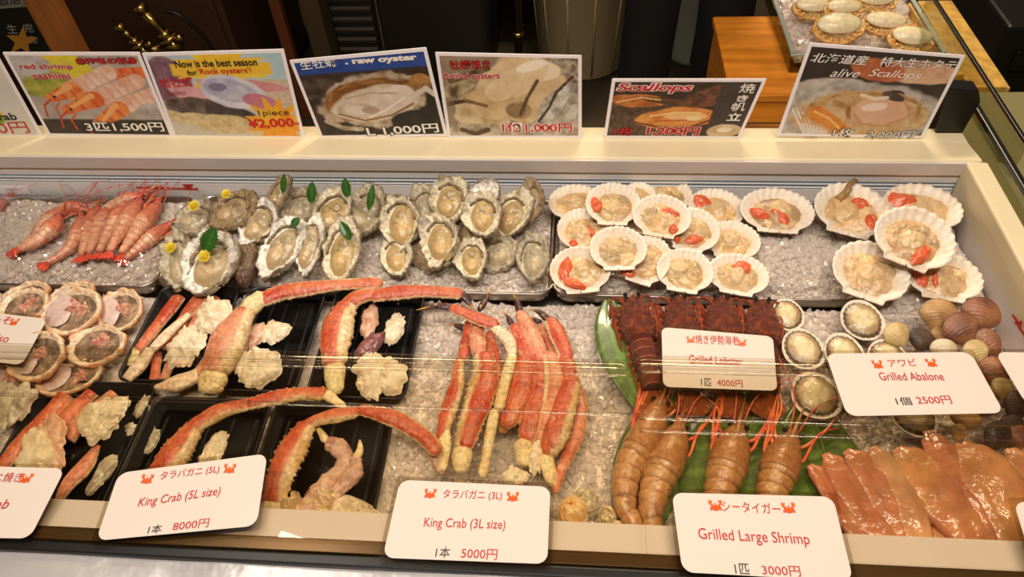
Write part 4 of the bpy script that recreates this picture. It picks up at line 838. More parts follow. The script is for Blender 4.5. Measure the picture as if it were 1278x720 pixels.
# ------------------------------------------------------------------ spiny lobsters
def lobster(label):
    L, W = 1.0, .30          # built at unit length, scaled by the frame
    t = thing('spiny_lobster', label, 'lobster', group='spiny lobsters on ice'); r = np.random.default_rng(5)
    br, dk, og = S(142, 62, 40), S(80, 34, 24), S(204, 100, 46)
    n = 34; y = np.linspace(.46, .07, n); P = np.c_[0 * y, y, .11 + 0 * y]; s = np.linspace(0, 1, n)
    rw = W * .5 * np.interp(s, [0, .15, .45, .8, 1], [.45, .74, .96, 1, .84]); V, F, tt, a = tube(P, rw, rw * .78, 28)
    V[:, 2] += .012 * np.maximum(0, vnoise(V, 46, 3)) * 1.5
    C = mixc(br, dk, .5 + .8 * fbm(V, 24, 4)); C = mixc(C, og, sstep(.45, .8, vnoise(V, 60, 6)) * .6); MB().add(V, F, C).build('carapace', M_lob, t)
    b = MB()
    for k in range(70):
        a = r.uniform(.15, math.pi - .15); s0 = r.random(); i = int(s0 * (n - 1)); p = P[i] + [math.cos(a) * rw[i] * .97, 0, math.sin(a) * rw[i] * .76]
        d = np.array([math.cos(a), .9, math.sin(a)]); d /= np.linalg.norm(d); rod(b, [p, p + d * .014, p + d * .028], [.008, .005, .0008], og * .9, 5)
    o = b.build('carapace_spines', M_lob, t)
    n = 74; y = np.linspace(.10, -.32, n); u = np.linspace(0, 6, n); saw = u - np.floor(u); s = np.linspace(0, 1, n); P = np.c_[0 * y, y, .105 + 0 * y]
    rw = W * .5 * np.interp(s, [0, .3, 1], [.74, .80, .56]) * (1.02 - .13 * saw); V, F, tt, a = tube(P, rw, rw * .82, 26); sw = np.r_[np.repeat(saw, 26), 0, 0]
    C = mixc(dk, br, .7 + .8 * fbm(V, 30, 7)); C = mixc(C, S(214, 120, 72), .9 * sstep(.80, .9, sw)); C = mixc(C, dk * .5, .8 * sstep(.12, 0, sw)); MB().add(V, F, C).build('abdomen', M_lob, t)
    for k in range(6):
        for sg in (-1, 1):
            yy = .06 - k * .064; b = MB(); w0 = W * .5 * np.interp(k / 6, [0, .3, 1], [.74, .8, .56])
            rod(b, [(sg * w0 * .95, yy, .10), (sg * w0 * 1.12, yy - .02, .07), (sg * w0 * 1.16, yy - .05, .045)], [.018, .014, .003], og, 6, 8); b.build('side_spine', M_lob, t)
    for j in range(5):
        an = (j - 2) * .30; d = np.array([math.sin(an), -math.cos(an), 0]); P = resample([np.array([0, -.31, .08]) + d * q + [0, 0, -.05 * q] for q in (0, .06, .14, .20)], 16)
        V, F, tt, a = tube(P, .17 * np.interp(np.linspace(0, 1, 16), [0, .3, .75, .93, 1], [.16, .3, .38, .3, .12]), .009, 14)
        C = mixc(og * .8, S(170, 84, 40), tt); C = mixc(C, dk, .8 * (np.abs(np.sin(a * 7)) > .7)); C = mixc(C, S(220, 150, 60), .8 * (vnoise(V, 70, 9) > .5)); MB().add(V, F, C).build('tail_fin', M_lob, t)
    for sg in (-1, 1):
        for j in range(5):
            y0 = .38 - j * .065; b = MB(); k = r.uniform(.9, 1.15)
            rod(b, [(sg * W * .38, y0, .06), (sg * W * .56, y0 + .04, .11), (sg * W * .60 * k, y0 - .04, .08), (sg * W * .55 * k, y0 - .18, .04)], np.linspace(.015, .006, 20), mixc(og, S(170, 60, 30), r.random(1))[0], 7, 20); b.build('leg', M_lob, t)
        b = MB(); rod(b, [(sg * .05, .42, .11), (sg * .075, .46, .12), (sg * .10, .49, .11)], [.022, .024, .018], og * .7, 10, 10); b.build('antenna_base', M_lob, t)
        b = MB(); rod(b, [(sg * .10, .485, .11), (sg * .16, .49, .12), (sg * .19, .42, .10), (sg * .21, .30, .06), (sg * .19, .10, .04)], np.linspace(.011, .004, 30), S(160, 66, 40), 7, 30); b.build('antenna', M_lob, t)
        b = MB(); rod(b, [(sg * .045, .42, .17), (sg * .055, .445, .185)], [.018, .014], dk, 8); rings(b, [(1e-4, -.02), (.016, -.012), (.02, 0), (.016, .012), (1e-4, .02)], (sg * .057, .45, .19), 10, S(14, 10, 10)); b.build('eye', M_lob, t)
    return t
def copy_tree(o, parent=None):
    c = o.copy(); COL.objects.link(c)
    if parent: c.parent = parent
    for ch in list(o.children): copy_tree(ch, c)
    return c
lob0 = lobster('spiny lobster at the left of the row, its whole back and tail in view')
bpy.context.view_layer.update()
for k, (px, py, l, a, lab) in enumerate([(802, 455, 146, -14, None), (853, 456, 144, -9, 'second spiny lobster from the green leaf, its tail under the lobster card'),
        (903, 457, 144, -7, 'third spiny lobster from the green leaf, behind the lobster card'), (950, 459, 140, -5, 'spiny lobster beside the abalone, at the right of the lobster row')]):
    o = lob0 if k == 0 else copy_tree(lob0); M, W_, L = place(px, py, 50, l, a, 0, ZI + .004); M[:3, :3] *= L; M[:3, 0] *= .84; M[:3, 2] *= 1.1
    o.matrix_world = Matrix([list(map(float, q)) for q in M])
    if lab: o['label'] = lab
# ------------------------------------------------------------------ abalone
def abalone(px, py, w_, l_, ang, tilt, z, label, seed):
    M, W, L = place(px, py, w_, l_, ang, tilt, z); D = (W + L) / 2; t = thing('abalone', label, 'abalone', M, 'abalone on ice')
    rho, th, _, _ = polar(10, 60); ux, uy = np.cos(th), np.sin(th); e = 1 + .04 * fbm(np.c_[ux, uy, 0 * ux + seed], 2, seed) * rho
    x = rho * ux * .5 * W * e * (1 - .1 * uy); y = rho * uy * .5 * L * e; zt = D * (-.10 + .09 * rho ** 3); zb = D * (-.2 + .2 * rho ** 2.4 - .02)
    ct = mixc(S(190, 170, 140), S(226, 212, 190), rho ** 3); ct = mixc(ct, S(180, 150, 120), sstep(.2, .6, fbm(np.c_[x, y, zt], 80, seed)) * .5); b = MB()
    solid(b, 10, 60, np.c_[x, y, zt], np.c_[x * 1.02, y * 1.02, zb], ct, mixc(S(120, 90, 70), S(180, 150, 120), .5 + fbm(np.c_[x, y, zb], 60, seed))); b.build('shell', M_shell, t)
    rho, th, _, _ = polar(9, 80); ux, uy = np.cos(th), np.sin(th); fr = 1 + .03 * np.sin(th * 21 + seed) * sstep(.7, 1, rho) + .05 * fbm(np.c_[ux, uy, 0 * ux], 2, seed)
    x = rho * ux * .43 * W * fr; y = rho * uy * .43 * L * fr; f = fbm(np.c_[x, y, 0 * x], 70, seed + 2)
    zt = D * (.06 * np.clip(1 - rho ** 3, 0, 1) ** .6 + .035 * sstep(.7, .5, rho) + .02 * f - .02); c = mixc(S(214, 194, 148), S(166, 136, 92), sstep(.5, .75, rho + .2 * f)); c = mixc(c, S(66, 52, 40), .9 * sstep(.82, .92, rho + .08 * f)); c = mixc(c, S(176, 150, 108), .6 * sstep(.1, .6, fbm(np.c_[x, y, 0 * x], 120, seed + 7))); c = mixc(c, S(224, 208, 164), .5 * sstep(.5, .2, rho))
    b = MB(); solid(b, 9, 80, np.c_[x, y, zt], np.c_[x * .95, y * .95, 0 * x - .08 * D], c, c); b.build('foot', M_meat, t)
for k, a in enumerate([(983, 392, 42, 40, -4, 8, .640, 'small round abalone at the back left beside the last lobster'), (1077, 399, 54, 52, -14, 10, .644, 'large abalone at the back right with a thick pale shell rim'), (1003, 435, 52, 54, -20, 8, .642, 'abalone left of the middle pair, fully in view'),
        (1054, 440, 50, 52, -14, 8, .644, 'abalone in the middle, its front edge under the abalone card'), (1108, 445, 52, 44, -6, 8, .644, 'abalone at the right, mostly under the abalone card'), (1019, 493, 60, 64, -24, 8, .644, 'front abalone beside the left end of the abalone card'),
        (1142, 520, 62, 46, 10, 4, .638, 'abalone showing only its front rim below the abalone card')]): abalone(*a, k)
# ------------------------------------------------------------------ clams
def clam(px, py, w_, h_, ang, tilt, z, label, pal, seed, yaw=0):
    M, W, L = place(px, py, w_ * 1.05, h_ * 1.05, ang, tilt + 14, z, yaw); t = thing('clam', label, 'clam', M, 'clams heaped on ice')
    c1, c2 = [S(*c) for c in {'brown': ((168, 112, 76), (104, 62, 44)), 'tan': ((206, 164, 104), (150, 104, 64)), 'pale': ((214, 190, 130), (170, 136, 84)), 'dark': ((92, 70, 56), (44, 32, 28)), 'cream': ((226, 212, 184), (190, 164, 128))}[pal]]
    rho, th, _, _ = polar(14, 52); ux, uy = np.cos(th), np.sin(th); R = 1 - .16 * np.maximum(0, -uy) * np.abs(ux) * 2 + .05 * ux
    x = rho * ux * .5 * W * R; y = rho * uy * .5 * L * R; d = np.hypot(x / W * .9, (y / L + .42)); band = np.sin(d * 66 + 1.2 * fbm(np.c_[x, y, 0 * x], 60, seed)); D = (W + L) / 2
    h = np.clip(1 - rho ** 2.0, 0, 1) ** .8 * (1.15 - 1.1 * y / L)
    c = mixc(c1, c2, .40 + .20 * band + .8 * fbm(np.c_[x, y, 0 * x], 45, seed + 2)); c = mixc(c, c2 * .6, .6 * sstep(.9, 1, rho))
    for nm, sg in (('upper_valve', 1), ('lower_valve', -1)):
        z0 = .01 * D * sg; zt = sg * (.18 * D * h + .006 * D * band * (1 - rho ** 6)) + z0; b = MB(); solid(b, 14, 52, np.c_[x, y, np.maximum(zt, z0)], np.c_[x, y, np.minimum(zt, z0)], c, c); b.build(nm, M_shell, t)
for k, a in enumerate([(1170, 393, 48, 40, 10, 30, .640, 'tan clam at the back left of the heap, beside clear ice', 'tan'), (1222, 393, 50, 44, 24, 30, .645, 'large ridged brown clam at the back right against the case wall', 'brown'), (1199, 412, 44, 44, -30, 24, .650, 'brown clam with dark lips between the two back ones', 'brown'),
        (1119, 419, 32, 34, -30, 20, .645, 'small yellowish clam beside the large abalone', 'pale'), (1149, 424, 38, 26, 20, 14, .640, 'dark grey clam lying low behind the abalone card', 'dark'), (1177, 420, 34, 24, 20, 14, .636, 'flat brownish clam between the dark one and the ridged ones', 'tan'),
        (1177, 436, 34, 26, 0, 20, .645, 'pale cream clam at the upper edge of the abalone card', 'cream'), (1234, 430, 30, 42, -30, 30, .640, 'dark ridged clam against the right wall', 'brown'), (1217, 441, 32, 34, -20, 26, .650, 'yellowish clam at the upper right corner of the abalone card', 'pale'),
        (1240, 465, 44, 40, -10, 20, .648, 'large finely ridged brown clam right of the abalone card', 'brown'), (1249, 486, 32, 30, 60, 20, .648, 'yellow clam right of the abalone card', 'pale'), (1268, 506, 36, 36, 20, 14, .640, 'dark clam at the right border below the yellow one', 'dark'),
        (1243, 544, 34, 40, 30, 24, .640, 'big shiny dark brown clam behind the squid', 'dark'), (1196, 540, 22, 22, 10, 20, .644, 'small tan clam touching the squid', 'tan'), (1205, 524, 40, 26, 0, 12, .640, 'greenish tan clam below the abalone card', 'tan'),
        (1228, 506, 36, 26, 10, 12, .636, 'clam half under the right corner of the abalone card', 'brown'), (1262, 530, 30, 26, -20, 16, .638, 'dark clam beside the big shiny one', 'dark'), (1222, 470, 30, 30, 0, 10, .634, 'clam almost covered by the right end of the abalone card', 'tan'), (1272, 545, 30, 30, 0, 10, .636, 'brown clam cut by the right border behind the squid', 'brown')]): clam(*a, k)
# ------------------------------------------------------------------ large shrimp
PAL = ((162, 106, 62), (182, 126, 74), (206, 160, 106), (104, 56, 38)); G = 'large shrimp on the green leaf'
z = .634
prawn('large striped shrimp at the left end beside the ice', [(826, 500, z, 38), (808, 544, z, 44), (783, 590, z, 42), (780, 632, z, 38), (792, 656, z, 32), (797, 690, z, 30)], G, PAL, 1)
prawn('second large shrimp, its tail left of the shrimp card', [(848, 530, z, 38), (838, 562, z, 46), (820, 604, z, 46), (812, 640, z, 42), (818, 666, z, 34), (826, 690, z, 30)], G, PAL, 2)
prawn('large shrimp whose tail is under the left half of the shrimp card', [(921, 530, z, 36), (912, 566, z, 50), (900, 606, z, 48), (890, 646, z, 42), (888, 672, z, 36), (886, 692, z, 30)], G, PAL, 3)
prawn('large shrimp at the right, beside the squid', [(990, 540, z, 34), (976, 574, z, 48), (964, 612, z, 46), (956, 650, z, 42), (952, 674, z, 34), (950, 692, z, 28)], G, PAL, 4)
# ------------------------------------------------------------------ squid
def squid(label, pts, seed, col=(214, 150, 104), flat=.34):
    Q = []
    for px, py, z, wp in pts:
        p = at(px, py, z); Q.append([*p, wp * .5 * mpp(p)])
    Q = np.array(Q); loc = Q[0, :3].copy(); loc[2] = ZI; t = thing('squid', label, 'squid', loc=loc, group='raw squid bodies at the front right')
    n = 50; R = resample(Q, n); s = np.linspace(0, 1, n); r = R[:, 3] * 1.08 * np.clip(np.minimum(s, 1 - s) * 13, .4, 1) ** .6; V, F, tt, a = tube(R[:, :3], r, r * flat, 28)
    f = fbm(V, 26, seed); g = fbm(V * [1, .4, 1], 60, seed + 4); ctr = np.r_[np.repeat(R[:, :3], 28, 0), R[:1, :3], R[-1:, :3]]
    V = ctr + (V - ctr) * (1 + .10 * f)[:, None]; V[:, 2] += .0022 * g - .0022 * np.exp(-((np.cos(a) - .25 + .25 * f) / .10) ** 2) * (np.sin(a) > 0)
    C = mixc(S(*(np.array(col) * [.98, 1.0, .96])), S(188, 116, 84), .3 + .8 * f); C = mixc(C, S(206, 156, 112), .7 * sstep(.1, .7, g)); C = mixc(C, S(140, 70, 48), .5 * sstep(.75, 1, np.abs(np.cos(a))) * (f > -.1))
    T_ = [[1, 0, 0, -loc[0]], [0, 1, 0, -loc[1]], [0, 0, 1, -loc[2]]]; MB().add(V, F, C).build('mantle', M_squid, t, M=T_)
    # fin: thin flap along one side near the narrow end
    i0, i1 = int(n * .5), n - 4; q = R[i0:i1]; T = np.gradient(q[:, :3], axis=0); T /= np.linalg.norm(T, axis=1)[:, None]; B = np.cross(T, [0, 0, 1]); sg = 1 if seed % 2 else -1
    w_ = q[:, 3] * .75 * np.sin(np.linspace(.05, math.pi - .1, len(q))); P = q[:, :3] + B * (sg * (q[:, 3] * .8 + w_ * .35))[:, None] - [0, 0, .002]
    V, F, tt, a = tube(P, w_ + .001, .0022, 12); MB().add(V, F, mixc(S(206, 124, 92), S(170, 80, 62), .5 + fbm(V, 40, seed))).build('fin', M_squid, t, M=T_)
z = .634
for k, (lab, pts, c) in enumerate([
 ('reddish squid at the left, its edge against the green leaf', [(1010, 580, z - .002, 16), (1034, 606, z - .002, 30), (1064, 652, z - .002, 34), (1098, 700, z - .004, 18)], (196, 108, 76)),
 ('pink brown squid second from the shrimp card', [(1030, 566, z, 20), (1056, 598, z, 46), (1088, 642, z, 50), (1124, 698, z, 40)], (204, 126, 92)),
 ('rosy squid third from the shrimp card', [(1056, 562, z + .004, 22), (1086, 592, z + .004, 46), (1118, 640, z + .004, 50), (1146, 694, z + .002, 34)], (210, 136, 104)),
 ('pale long squid running down to the front rim', [(1088, 558, z + .008, 20), (1112, 590, z + .008, 34), (1134, 634, z + .008, 38), (1152, 688, z + .006, 32)], (226, 172, 126)),
 ('broad squid in the middle of the squid, crossing down to the right', [(1118, 560, z + .006, 30), (1156, 594, z + .008, 66), (1192, 640, z + .008, 66), (1236, 694, z + .004, 34)], (214, 146, 98)),
 ('squid lying at the front rim below the broad one', [(1140, 662, z - .004, 20), (1168, 674, z - .004, 50), (1200, 690, z - .006, 44), (1226, 704, z - .008, 16)], (216, 150, 104)),
 ('narrow squid with its top between the clams', [(1158, 538, z + .010, 24), (1182, 576, z + .012, 44), (1214, 632, z + .012, 46), (1248, 698, z + .006, 24)], (206, 128, 92)),
 ('broad tan squid at the right, tapering at the front rim', [(1200, 552, z + .010, 34), (1228, 590, z + .014, 76), (1250, 636, z + .012, 62), (1264, 700, z + .006, 22)], (216, 154, 102)),
 ('squid cut by the right border of the photo', [(1262, 560, z, 30), (1286, 600, z, 64), (1300, 650, z, 60), (1310, 706, z, 30)], (212, 146, 98))]): squid(lab, pts, k, c)
# ------------------------------------------------------------------ shucked whelk meats
for k, (px, py, w_, l_, a, c, c2, lab) in enumerate([(714, 640, 44, 46, 20, (228, 204, 152), (212, 150, 74), 'coiled whelk meat with an orange stripe, left of the meats by the card'), (730, 626, 38, 40, -20, (216, 202, 168), (170, 150, 116), 'pale whelk meat at the back of the small meat pile'), (758, 644, 30, 24, 60, (226, 206, 156), (150, 120, 80), 'yellowish shell meat piece touching the first large shrimp'),
        (768, 662, 22, 30, 20, (220, 200, 150), (120, 96, 64), 'small shell meat with a dark side, below the yellowish one'), (722, 668, 56, 28, 0, (220, 190, 140), (190, 150, 98), 'flat beige shell meat at the front rim'), (746, 668, 26, 26, 10, (226, 212, 178), (196, 170, 120), 'round pale shell meat in the middle of the front'), (700, 664, 24, 30, 0, (214, 186, 134), (180, 140, 90), 'shell meat half hidden by the edge of the card')]):
    M, W, L = place(px, py, w_, l_, a, 10, .632 + (.008 if k == 0 else 0)); t = thing('whelk_meat', lab, 'shellfish', M, 'shucked shell meats by the card'); D = (W + L) / 2
    b = MB(); blob(b, 0, 0, .46 * W, .46 * L, 0, .32 * D, -.04 * D, k + 5, c, .2, col2=c2, nr=10, nt=50, zn=.3); blob(b, .12 * W, .1 * L, .25 * W, .22 * L, 30, .2 * D, .14 * D, k + 25, c, .2, col2=c2); b.build('flesh', M_meat, t)
    b = MB(); aa = np.linspace(0, 5.5, 40); rr = np.linspace(.12, .42, 40); rod(b, np.c_[np.cos(aa) * rr * W, np.sin(aa) * rr * L, D * (.34 - .5 * rr ** 1.2)], np.linspace(.05, .03, 40) * D, S(*c2), 8); b.build('mantle_ridge', M_meat, t)
# ------------------------------------------------------------------ lettering
def text_mesh(s, bold=0, shear=0, spacing=1):
    c = bpy.data.curves.new('lettering', 'FONT'); c.body = s; c.offset = bold; c.shear = shear; c.space_character = spacing; c.resolution_u = 3
    o = bpy.data.objects.new('lettering', c); COL.objects.link(o); dg = bpy.context.evaluated_depsgraph_get(); dg.update()
    m = bpy.data.meshes.new_from_object(o.evaluated_get(dg)); V = np.zeros(len(m.vertices) * 3); m.vertices.foreach_get('co', V); V = V.reshape(-1, 3)[:, :2]
    F = [list(p.vertices) for p in m.polygons]; bpy.data.objects.remove(o); bpy.data.curves.remove(c); bpy.data.meshes.remove(m); return V, F
INK = {}
def ink(c):
    if c not in INK: INK[c] = mat('ink_%d_%d_%d' % c, S(*c), .5)
    return INK[c]
class Panel:
    """a flat printed panel given by four corners in the picture and the plane it lies in"""
    def __init__(s, fn, c4, nrm): s.fn = fn; s.c = [np.array(fn(*p)) for p in c4]; s.px = np.array(c4, float); s.n = np.array(nrm, float)
    def up(s, x, y):
        p = s.px; a = (p[0] - p[3]) / (p[3][1] - p[0][1]); b = (p[1] - p[2]) / (p[2][1] - p[1][1]); xl, xr = p[:, 0].min(), p[:, 0].max(); f = (x - xl) / (xr - xl); return a * (1 - f) + b * f
    def quad(s, x0, y0, x1, y1, h):
        u0, u1 = s.up(x0, y0), s.up(x1, y1); return [s.fn(x0 + u0[0] * h, y0 - h), s.fn(x1 + u1[0] * h, y1 - h), s.fn(x1, y1), s.fn(x0, y0)]
    def text(s, par, loc, txt, x0, y0, x1, y1, h, col, bold=0, off=.0009, shear=0, outline=None, ow=.05, ref=None, vertical=False):
        for k, (cc, bd, oo) in enumerate(([(outline, bold + ow, off)] if outline else []) + [(col, bold, off + .0003)]):
            V, F = text_mesh(txt, bd, shear); V0 = V if bd == bold else text_mesh(txt, bold, shear)[0]
            lo, hi = V0.min(0), V0.max(0)
            if ref: r_ = text_mesh(ref, bold, shear)[0]; lo = np.array([lo[0], r_[:, 1].min()]); hi = np.array([hi[0], r_[:, 1].max()])
            u = (V[:, 0] - lo[0]) / (hi[0] - lo[0]); v = 1 - (V[:, 1] - lo[1]) / (hi[1] - lo[1])
            P = bil(s.quad(x0, y0, x1, y1, h), u, v) + s.n * (oo) - loc
            me = bpy.data.meshes.new('lettering'); me.from_pydata(P.tolist(), [], F); me.materials.append(ink(cc)); o = bpy.data.objects.new('lettering' if not (outline and k == 0) else 'lettering_outline', me); COL.objects.link(o); o.parent = par
    def poly(s, b, pts, off, loc, col=(255, 255, 255)):
        P = np.array([s.fn(*p) for p in pts]) + s.n * off - loc; tri = tessellate_polygon([[Vector(p) for p in P]]); b.add(P, [np.array([t_ for t_ in tri])], S(*col))
    def crab(s, par, loc, x, y, r):
        b = MB(); u = s.up(x, y); f = lambda a, c: (x + a * r + u[0] * c * r, y - c * r); el = lambda cx, cy, ra, rb, n=16: [f(cx + ra * math.cos(i * 2 * math.pi / n), cy + rb * math.sin(i * 2 * math.pi / n)) for i in range(n)]
        s.poly(b, el(0, -.22, .78, .62), .0009, loc, (214, 84, 20))
        for sg in (-1, 1):
            s.poly(b, [f(sg * .55, .0), f(sg * .98, .15), f(sg * 1.08, .6), f(sg * .86, 1.0), f(sg * .78, .62), f(sg * .5, .9), f(sg * .46, .5), f(sg * .66, .32)], .0010, loc, (222, 92, 22))
            for q in (-.35, -.62): s.poly(b, [f(sg * .6, q + .1), f(sg * 1.0, q - .06), f(sg * .94, q - .18), f(sg * .56, q - .04)], .0010, loc, (200, 70, 16))
            s.poly(b, el(sg * .26, .2, .15, .2, 10), .0012, loc, (250, 236, 220)); s.poly(b, el(sg * .26, .2, .07, .1, 8), .0014, loc, (40, 20, 14))
        o = b.build('crab_emblem', M_paint, par, False)
def slab(par, loc, name, c4, n, th, m, rad=0, inset=0, cols=None):
    """thin solid sheet between four corners, rounded corners optional"""
    c4 = [np.asarray(p, float) for p in c4]; W = np.linalg.norm(c4[1] - c4[0]); H = np.linalg.norm(c4[3] - c4[0]); ru, rv = rad / W, rad / H; iu, iv = inset / W, inset / H; uv = []
    for cu, cv, a0 in ((1 - iu - ru, iv + rv, -90), (1 - iu - ru, 1 - iv - rv, 0), (iu + ru, 1 - iv - rv, 90), (iu + ru, iv + rv, 180)):
        for q in range(7 if rad else 1): a = math.radians(a0 + 15 * q); uv.append((cu + ru * math.cos(a), cv + rv * math.sin(a)))
    uv = np.array(uv); P = bil(c4, uv[:, 0], uv[:, 1]) - loc; k = len(P); i = np.arange(k); j = (i + 1) % k; n = np.asarray(n, float)
    b = MB(); b.add(np.r_[P + n * th / 2, P - n * th / 2], [[list(range(k))[::-1]], [list(range(k, 2 * k))], np.c_[i, j, k + j, k + i]]); return b.build(name, m, par, False)
RED = (188, 44, 44); BLK = (44, 38, 36)
def card(label, c4, z, texts, crabs=(), dz=None, rad=.012):
    n = np.array([0, 0, 1.0]); fn = lambda x, y: at(x, y, z)
    if dz:   # leaning card: plane through the front edge rising to the back
        p0, p1 = at(*c4[3], z), at(*c4[2], z); p2 = at(*c4[0], z + dz); n = np.cross(p1 - p0, p2 - p0); n /= np.linalg.norm(n)
        fn = lambda x, y: CAM + ray(x, y) * (n.dot(p0 - CAM) / n.dot(ray(x, y)))
    pn = Panel(fn, c4, n); loc = sum(pn.c) / 4; t = thing('price_card', label, 'price card', loc=loc, group='white price cards')
    slab(t, loc, 'card', pn.c, n, .0006, M_card, rad, .0018); slab(t, loc, 'clear_sleeve', pn.c, n, .0012, M_sleeve, .003, -.003)
    for a in texts: pn.text(t, loc, *a[:7], **(a[7] if len(a) > 7 else {}))
    for x, y, r in crabs: pn.crab(t, loc, x, y, r)
zc = ZL + .0045
card('white card priced 8000 yen for the largest king crab', [(147, 589), (336, 564), (322, 658), (117, 677)], zc, [
 ('タラバガニ (5L)', 199, 601, 273, 592, 12, RED), ('King Crab (5L size)', 171, 636, 274, 621, 14, RED, dict(shear=.1)), ('1本', 184, 667, 201, 665, 11, BLK), ('8000円', 215, 663, 260, 658, 11, RED)], [(184, 598, 7), (287, 585, 7)])
card('white card priced 5000 yen for the smaller king crab legs', [(498, 597), (689, 606), (685, 706), (475, 698)], zc, [
 ('タラバガニ (3L)', 552, 624, 626, 626, 13, RED), ('King Crab (3L size)', 528, 661, 630, 664, 15, RED), ('1本', 543, 696, 561, 696, 13, BLK), ('5000円', 575, 697, 620, 699, 13, RED)], [(537, 616, 7), (640, 620, 7)])
card('white card priced 3000 yen for large shrimp', [(836, 613), (1041, 618), (1068, 728), (850, 716)], zc + .006, [
 ('シータイガー', 902, 638, 975, 642, 13, RED), ('Grilled Large Shrimp', 873, 677, 1012, 684, 18, RED), ('1匹', 918, 716, 936, 717, 13, BLK), ('3000円', 952, 718, 1000, 720, 13, RED)], [(893, 631, 8), (984, 634, 8)])
card('white card priced 4000 yen for grilled lobster, under the lid edge', [(824, 407), (966, 419), (972, 489), (826, 484)], .672, [
 ('焼き伊勢海老', 868, 429, 922, 431, 11, RED), ('Grilled Lobster', 860, 454, 926, 457, 11, RED), ('1匹', 875, 481, 888, 482, 9, BLK), ('4000円', 895, 482, 927, 484, 9, RED)], [(862, 424, 5), (926, 428, 5)], rad=.010)
card('white card priced 2500 yen for abalone, on the right lid', [(1028, 440), (1212, 438), (1256, 517), (1056, 521)], zc + .012, [
 ('アワビ', 1110, 458, 1145, 457, 9, RED), ('Grilled Abalone', 1099, 475, 1179, 475, 10, RED), ('1個', 1120, 506, 1139, 506, 10, BLK), ('2500円', 1146, 505, 1189, 504, 10, RED)], [(1095, 455, 6), (1162, 453, 6)])
card('white card at the lower left, its first words cut by the border', [(-110, 578), (84, 583), (38, 674), (-170, 670)], zc, [
 ('カニ焼き', -22, 602, 25, 602, 12, RED), ('Crab', -26, 636, 9, 635, 12, RED, dict(shear=.1))], [(33, 597, 7)])
card('white card lying over the crab shell cups at the left border', [(-90, 380), (61, 397), (28, 457), (-130, 438)], .668, [
 ('みそ', -12, 404, 11, 405, 9, RED), ('miso', -16, 426, 9, 428, 9, RED, dict(shear=.1))], [(18, 402, 5)])
card('blank white card corner at the right border above the dark clams', [(1239, 438), (1400, 440), (1450, 512), (1280, 506)], zc + .012, [])
card('white card corner at the right border over the squid', [(1262, 624), (1420, 628), (1450, 726), (1292, 720)], zc + .006, [])
# ------------------------------------------------------------------ printed photo signs on the back rim
YS = 1.10
class Pic:
    def __init__(s, H, W, bg, seed=0, nz=.1, sc=5):
        s.H, s.W = H, W; s.u, s.v = [a.ravel() for a in np.meshgrid(np.linspace(0, 1, W), np.linspace(0, 1, H))]; s.P = np.c_[s.u * 1.4, s.v, 0 * s.u]; s.k = seed
        s.c = np.tile(S(*bg), (H * W, 1)) * (1 + nz * fbm(s.P, sc, seed, 4))[:, None]
    def lay(s, m, col, col2=None, sc=10, hi=0):
        s.k += 1; c = S(*col) if col2 is None else mixc(S(*col), S(*col2), .5 + .9 * fbm(s.P, sc, s.k, 4)); s.c = mixc(np.zeros_like(s.c) + s.c, 0, 0) if False else s.c * (1 - m[:, None]) + np.broadcast_to(c, s.c.shape) * m[:, None]; return s
    def e(s, u, v, ru, rv, rot, col, col2=None, soft=.12, nz=.1, sc=10, band=0):
        s.k += 1; a = math.radians(rot); du, dv = (s.u - u) * 1.4, s.v - v; x = (du * math.cos(a) + dv * math.sin(a)) / (ru * 1.4); y = (-du * math.sin(a) + dv * math.cos(a)) / rv
        d = np.hypot(x, y) + nz * fbm(s.P, 6, s.k); m = sstep(1 + soft / 2, 1 - soft / 2, d)
        if band: m = m * sstep(1 - band - soft, 1 - band, d)
        return s.lay(m, col, col2, sc)
    def r(s, u0, v0, u1, v1, col, col2=None, skew=0, soft=.01, sc=10):
        uu = s.u + skew * (s.v - .5); m = sstep(u0 - soft, u0 + soft, uu) * sstep(u1 + soft, u1 - soft, uu) * sstep(v0 - soft, v0 + soft, s.v) * sstep(v1 + soft, v1 - soft, s.v); return s.lay(m, col, col2, sc)
    def cap(s, u0, v0, u1, v1, r0, r1, col, col2=None, stripe=0, nz=.15, sc=12, scol=None):
        s.k += 1; du, dv = (u1 - u0) * 1.4, v1 - v0; L2 = du * du + dv * dv; t = np.clip((((s.u - u0) * 1.4) * du + (s.v - v0) * dv) / L2, 0, 1)
        d = np.hypot((s.u - u0) * 1.4 - t * du, s.v - v0 - t * dv) / (r0 + (r1 - r0) * t) + nz * fbm(s.P, 9, s.k); m = sstep(1.06, .94, d); s.lay(m, col, col2, sc)
        if stripe: s.lay(m * sstep(.55, .9, np.sin(t * stripe * 2 * math.pi)) * .6, scol or (160, 80, 50))
        return s
    def path(s, pts, r, col, col2=None):
        for a, b in zip(pts, pts[1:]): s.cap(*a, *b, r, r, col, col2, nz=.25)
        return s
    def star(s, u, v, r1, r2, n, col, col2=None):
        du, dv = (s.u - u) * 1.4, s.v - v; a = np.arctan2(dv, du); d = np.hypot(du, dv); R = r2 + (r1 - r2) * (1 - np.abs(((a * n / (2 * math.pi)) % 1) - .5) * 2) ** 1.5; return s.lay(sstep(1.06, .94, d / R), col, col2)
